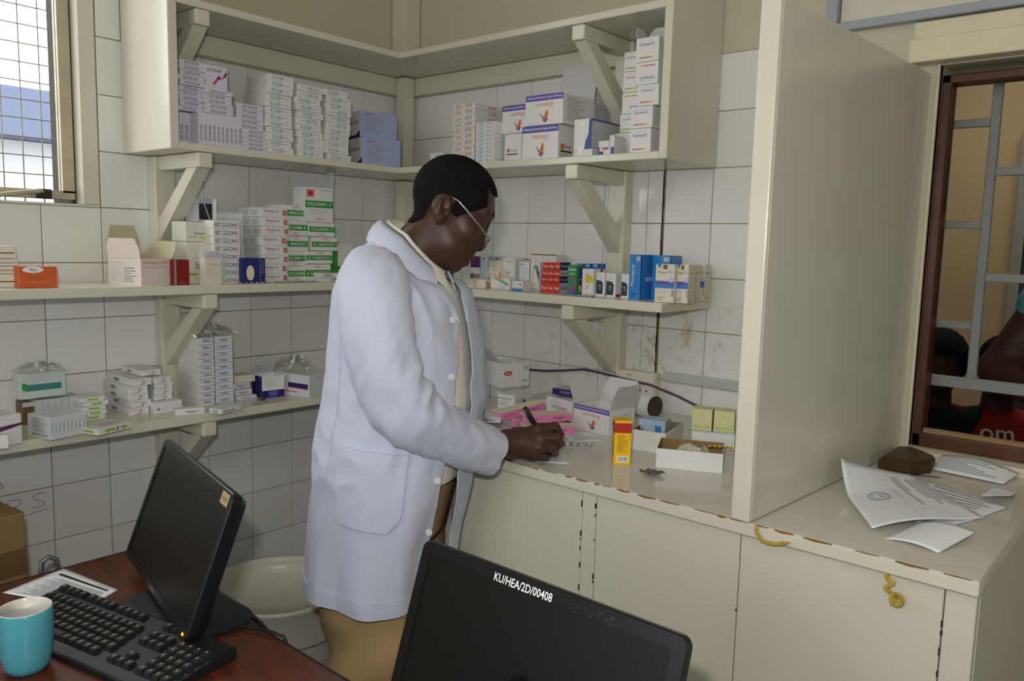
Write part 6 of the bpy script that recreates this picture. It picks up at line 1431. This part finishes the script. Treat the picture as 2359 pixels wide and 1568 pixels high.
def seated(px,py,yaw,skin,shirt,trous,hairr,label,afro=False,dz=0):
    e=empty('person',(px,py,dz),R_(yaw),label,'person'); e.scale=(.9,.9,.9)
    def bodyf(p):
        a=np.stack([p[:,0],np.abs(p[:,1]),p[:,2]],1)
        d=ell(p,(.03,0,1.175),(.088,.072,.11)); d=sm(d,ell(p,(.06,0,1.14),(.06,.052,.075)),.03); d=sm(d,ell(p,(.118,0,1.155),(.016,.016,.022)),.02); d=sm(d,ell(a,(.02,.074,1.17),(.016,.008,.028)),.006)
        d=sm(d,cap(p,(.0,0,1.10),(-.01,0,.98),.052,.06),.02)
        d=sm(d,ell(p,(0,0,.80),(.10,.15,.20)),.05); d=sm(d,ell(p,(0,0,.55),(.12,.17,.12)),.05)
        d=sm(d,chain(a,[(.0,.10,.52),(.40,.11,.52),(.42,.11,.08)],[.08,.06,.042],.02),.03); d=sm(d,cap(a,(.40,.11,.05),(.54,.12,.035),.036,.028),.03)
        d=sm(d,chain(a,[(-.01,.16,.95),(.02,.23,.70),(.24,.12,.63)],[.048,.040,.032],.02),.03); d=sm(d,chain(a,[(.24,.12,.63),(.30,.09,.625),(.34,.07,.615)],[.03,.026,.014],.01),.01)
        return d
    V,F=surface_nets(bodyf,(-.2,-.32,-.01),(.6,.32,1.32),.0085); np_mesh('body',V,F,skin,e)
    def hairf(p): 
        r=.024 if afro else .008
        d=ell(p,(.022,0,1.20),(.092+r,.078+r,.093+r))+np.sin(p[:,0]*160)*np.sin(p[:,1]*150)*np.sin(p[:,2]*155)*(.004 if afro else .0015)
        return np.maximum(np.maximum(d,np.minimum(1.222-p[:,2],p[:,0]-.035)*.8),(1.10-p[:,2])*.8)
    V,F=surface_nets(hairf,(-.12,-.13,1.08),(.16,.13,1.34),.007); np_mesh('hair',V,F,hairr,e)
    def shirtf(p):
        a=np.stack([p[:,0],np.abs(p[:,1]),p[:,2]],1)
        d=ell(p,(0,0,.80),(.125,.178,.22)); d=sm(d,ell(p,(0,0,.58),(.14,.19,.12)),.05); d=sm(d,chain(a,[(-.01,.15,.955),(.012,.215,.79)],[.068,.066],.02),.04); d=sm(d,ell(p,(-.01,0,.97),(.08,.12,.05)),.04)
        return np.maximum(d,(.52-p[:,2]))
    V,F=surface_nets(shirtf,(-.2,-.32,.46),(.25,.32,1.06),.008); s_=np_mesh('shirt',V,F,shirt,e)
    def trf(p):
        a=np.stack([p[:,0],np.abs(p[:,1]),p[:,2]],1); d=sm(ell(p,(0,0,.52),(.15,.19,.10)),chain(a,[(.0,.10,.52),(.42,.11,.53),(.43,.11,.10)],[.098,.085,.065],.02),.04); return np.maximum(d,.09-p[:,2])
    V,F=surface_nets(trf,(-.2,-.28,.06),(.56,.28,.66),.009); np_mesh('trousers',V,F,trous,e)
    mb=MB(); mb.box((-.24,-.24,.36),(.22,.24,.40),DARK,.01) if 0 else None
    return e,s_
DKC=mat('dark navy cloth',(34,34,42),.8,.2); REDC=mat('red shirt cloth',(150,36,40),.8,.2); TEAL=mat('teal shirt cloth',(92,168,176),.8,.2); SK2=mat('deep brown skin',(70,46,38),.45,.4)
pA,_=seated(1.655,.98,-70,SK2,DKC,DKC,HAIR,'seated person with bushy hair in dark clothes behind the serving window',True,.0)
pB,shB=seated(1.83,1.06,-68,SK2,REDC,DKC,HAIR,'seated person in red lettered shirt behind the serving window',False,.0)
def shirt_word(t,y0,y1,z0,z1):
    vs,fs,_=txt2d(t); q=[]
    for a,b in vs:
        y=y0+(y1-y0)*a; z=z0+(z1-z0)*b; x=.127*math.sqrt(max(.05,1-(y/.18)**2-((z-.80)/.22)**2))+.006; q.append((x,y,z))
    mb=MB(); mb.add(q,fs,INK['white']); o=mb.build('shirt_lettering',shB)
shirt_word('om',-.07,.04,.915,.955); shirt_word('nr CE',-.07,.06,.872,.905)
bench=empty('bench',(1.9,1.04,-.045),R_(-4),'dark bench in the waiting room carrying two seated people','bench')
mb=MB(); mb.box((-.75,-.2,.395),(.8,.26,.43),mat('bench vinyl',(46,46,50),.5,.4),.01); mb.build('seat',bench)
for x_ in (-.7,.75): mb=MB(); mb.box((x_-.02,-.18,.046),(x_+.02,.24,.394),BAR,.004); mb.build('leg',bench)
# a standing person at the right edge of the serving window, one arm bent
pc=empty('person',(2.215,.44,0),R_(-90),'standing person in teal shirt with bent dark arm at right photo edge','person')
def standf(p):
    a=np.stack([p[:,0],np.abs(p[:,1]),p[:,2]],1)
    d=ell(p,(.03,0,1.60),(.09,.073,.115)); d=sm(d,ell(p,(.06,0,1.56),(.06,.052,.075)),.03); d=sm(d,ell(p,(.118,0,1.57),(.016,.016,.022)),.02)
    d=sm(d,cap(p,(.0,0,1.52),(-.01,0,1.40),.052,.06),.02); d=sm(d,ell(p,(0,0,1.2),(.10,.15,.22)),.05); d=sm(d,ell(p,(0,0,.95),(.11,.16,.14)),.05)
    d=sm(d,chain(a,[(0,.09,.90),(0,.1,.48),(-.02,.1,.09)],[.085,.06,.045],.02),.03); d=sm(d,cap(a,(-.03,.1,.05),(.13,.11,.035),.04,.03),.03)
    r=chain(p,[(-.01,-.17,1.36),(.03,-.285,1.13),(.20,-.12,1.07)],[.055,.050,.036],.02); l=chain(p,[(-.01,.17,1.36),(.0,.22,1.08),(.12,.2,.86)],[.052,.045,.034],.02)
    h=chain(p,[(.20,-.10,1.07),(.235,-.06,1.075),(.25,-.01,1.07)],[.032,.027,.015],.01)
    return sm(sm(sm(d,r,.03),l,.03),h,.01)
V,F=surface_nets(standf,(-.2,-.34,-.01),(.42,.34,1.74),.0085); np_mesh('body',V,F,SK2,pc)
def tshirt(p):
    a=np.stack([p[:,0],np.abs(p[:,1]),p[:,2]],1); d=ell(p,(0,0,1.2),(.125,.178,.25)); d=sm(d,ell(p,(0,0,.95),(.13,.18,.14)),.05); d=sm(d,chain(a,[(-.01,.16,1.365),(.004,.20,1.305)],[.068,.066],.02),.04); return np.maximum(d,.84-p[:,2])
V,F=surface_nets(tshirt,(-.2,-.34,.80),(.22,.34,1.50),.008); np_mesh('shirt',V,F,TEAL,pc)
def tr2(p):
    a=np.stack([p[:,0],np.abs(p[:,1]),p[:,2]],1); d=sm(ell(p,(0,0,.93),(.135,.175,.12)),chain(a,[(0,.09,.88),(0,.1,.48),(-.02,.1,.10)],[.105,.08,.065],.02),.04); return np.maximum(d,.08-p[:,2])
V,F=surface_nets(tr2,(-.22,-.26,.04),(.2,.26,1.0),.009); np_mesh('trousers',V,F,DKC,pc)
V,F=surface_nets(lambda p: np.maximum(np.maximum(ell(p,(.022,0,1.625),(.10,.084,.10)),(p[:,0]-.09+(1.69-p[:,2])*.6)*.8),(1.56-p[:,2])*.8),(-.12,-.13,1.5),(.16,.13,1.76),.007); np_mesh('hair',V,F,HAIR,pc)
# ---------------------------------------------------------------- outside the left window
OUTW=mat('far building wall',(84,92,112),.8,.2); OUTB=mat('far building glazing',(40,48,70),.3,.5); OUTP=mat('far building render',(150,154,162),.8,.2)
bd=empty('building',(-14,-4.5,0),0,'pale building with blue grey windows seen through the left window','building')
mb=MB(); mb.box((-3,-14,-1),(0,9,3.05),OUTP); mb.build('wall',bd)
mb=MB(); mb.box((-.2,-14.2,3.06),(.6,9.2,3.9),OUTW); mb.build('roof_edge',bd)
for k in range(9):
    y=-12.5+k*2.3; mb=MB(); mb.box((.001,y,.4),(.05,y+1.5,2.0),OUTB); o=mb.build('window',bd)
    mb=MB(); mb.box((.0505,y+.72,.4),(.08,y+.78,2.0),OUTP); mb.build('mullion',o)
gy=solid('ground',[((-40,-40,FL-.3),(-.35,40,FL-.12))],mat('pale ground',(190,184,170),.9,.1));
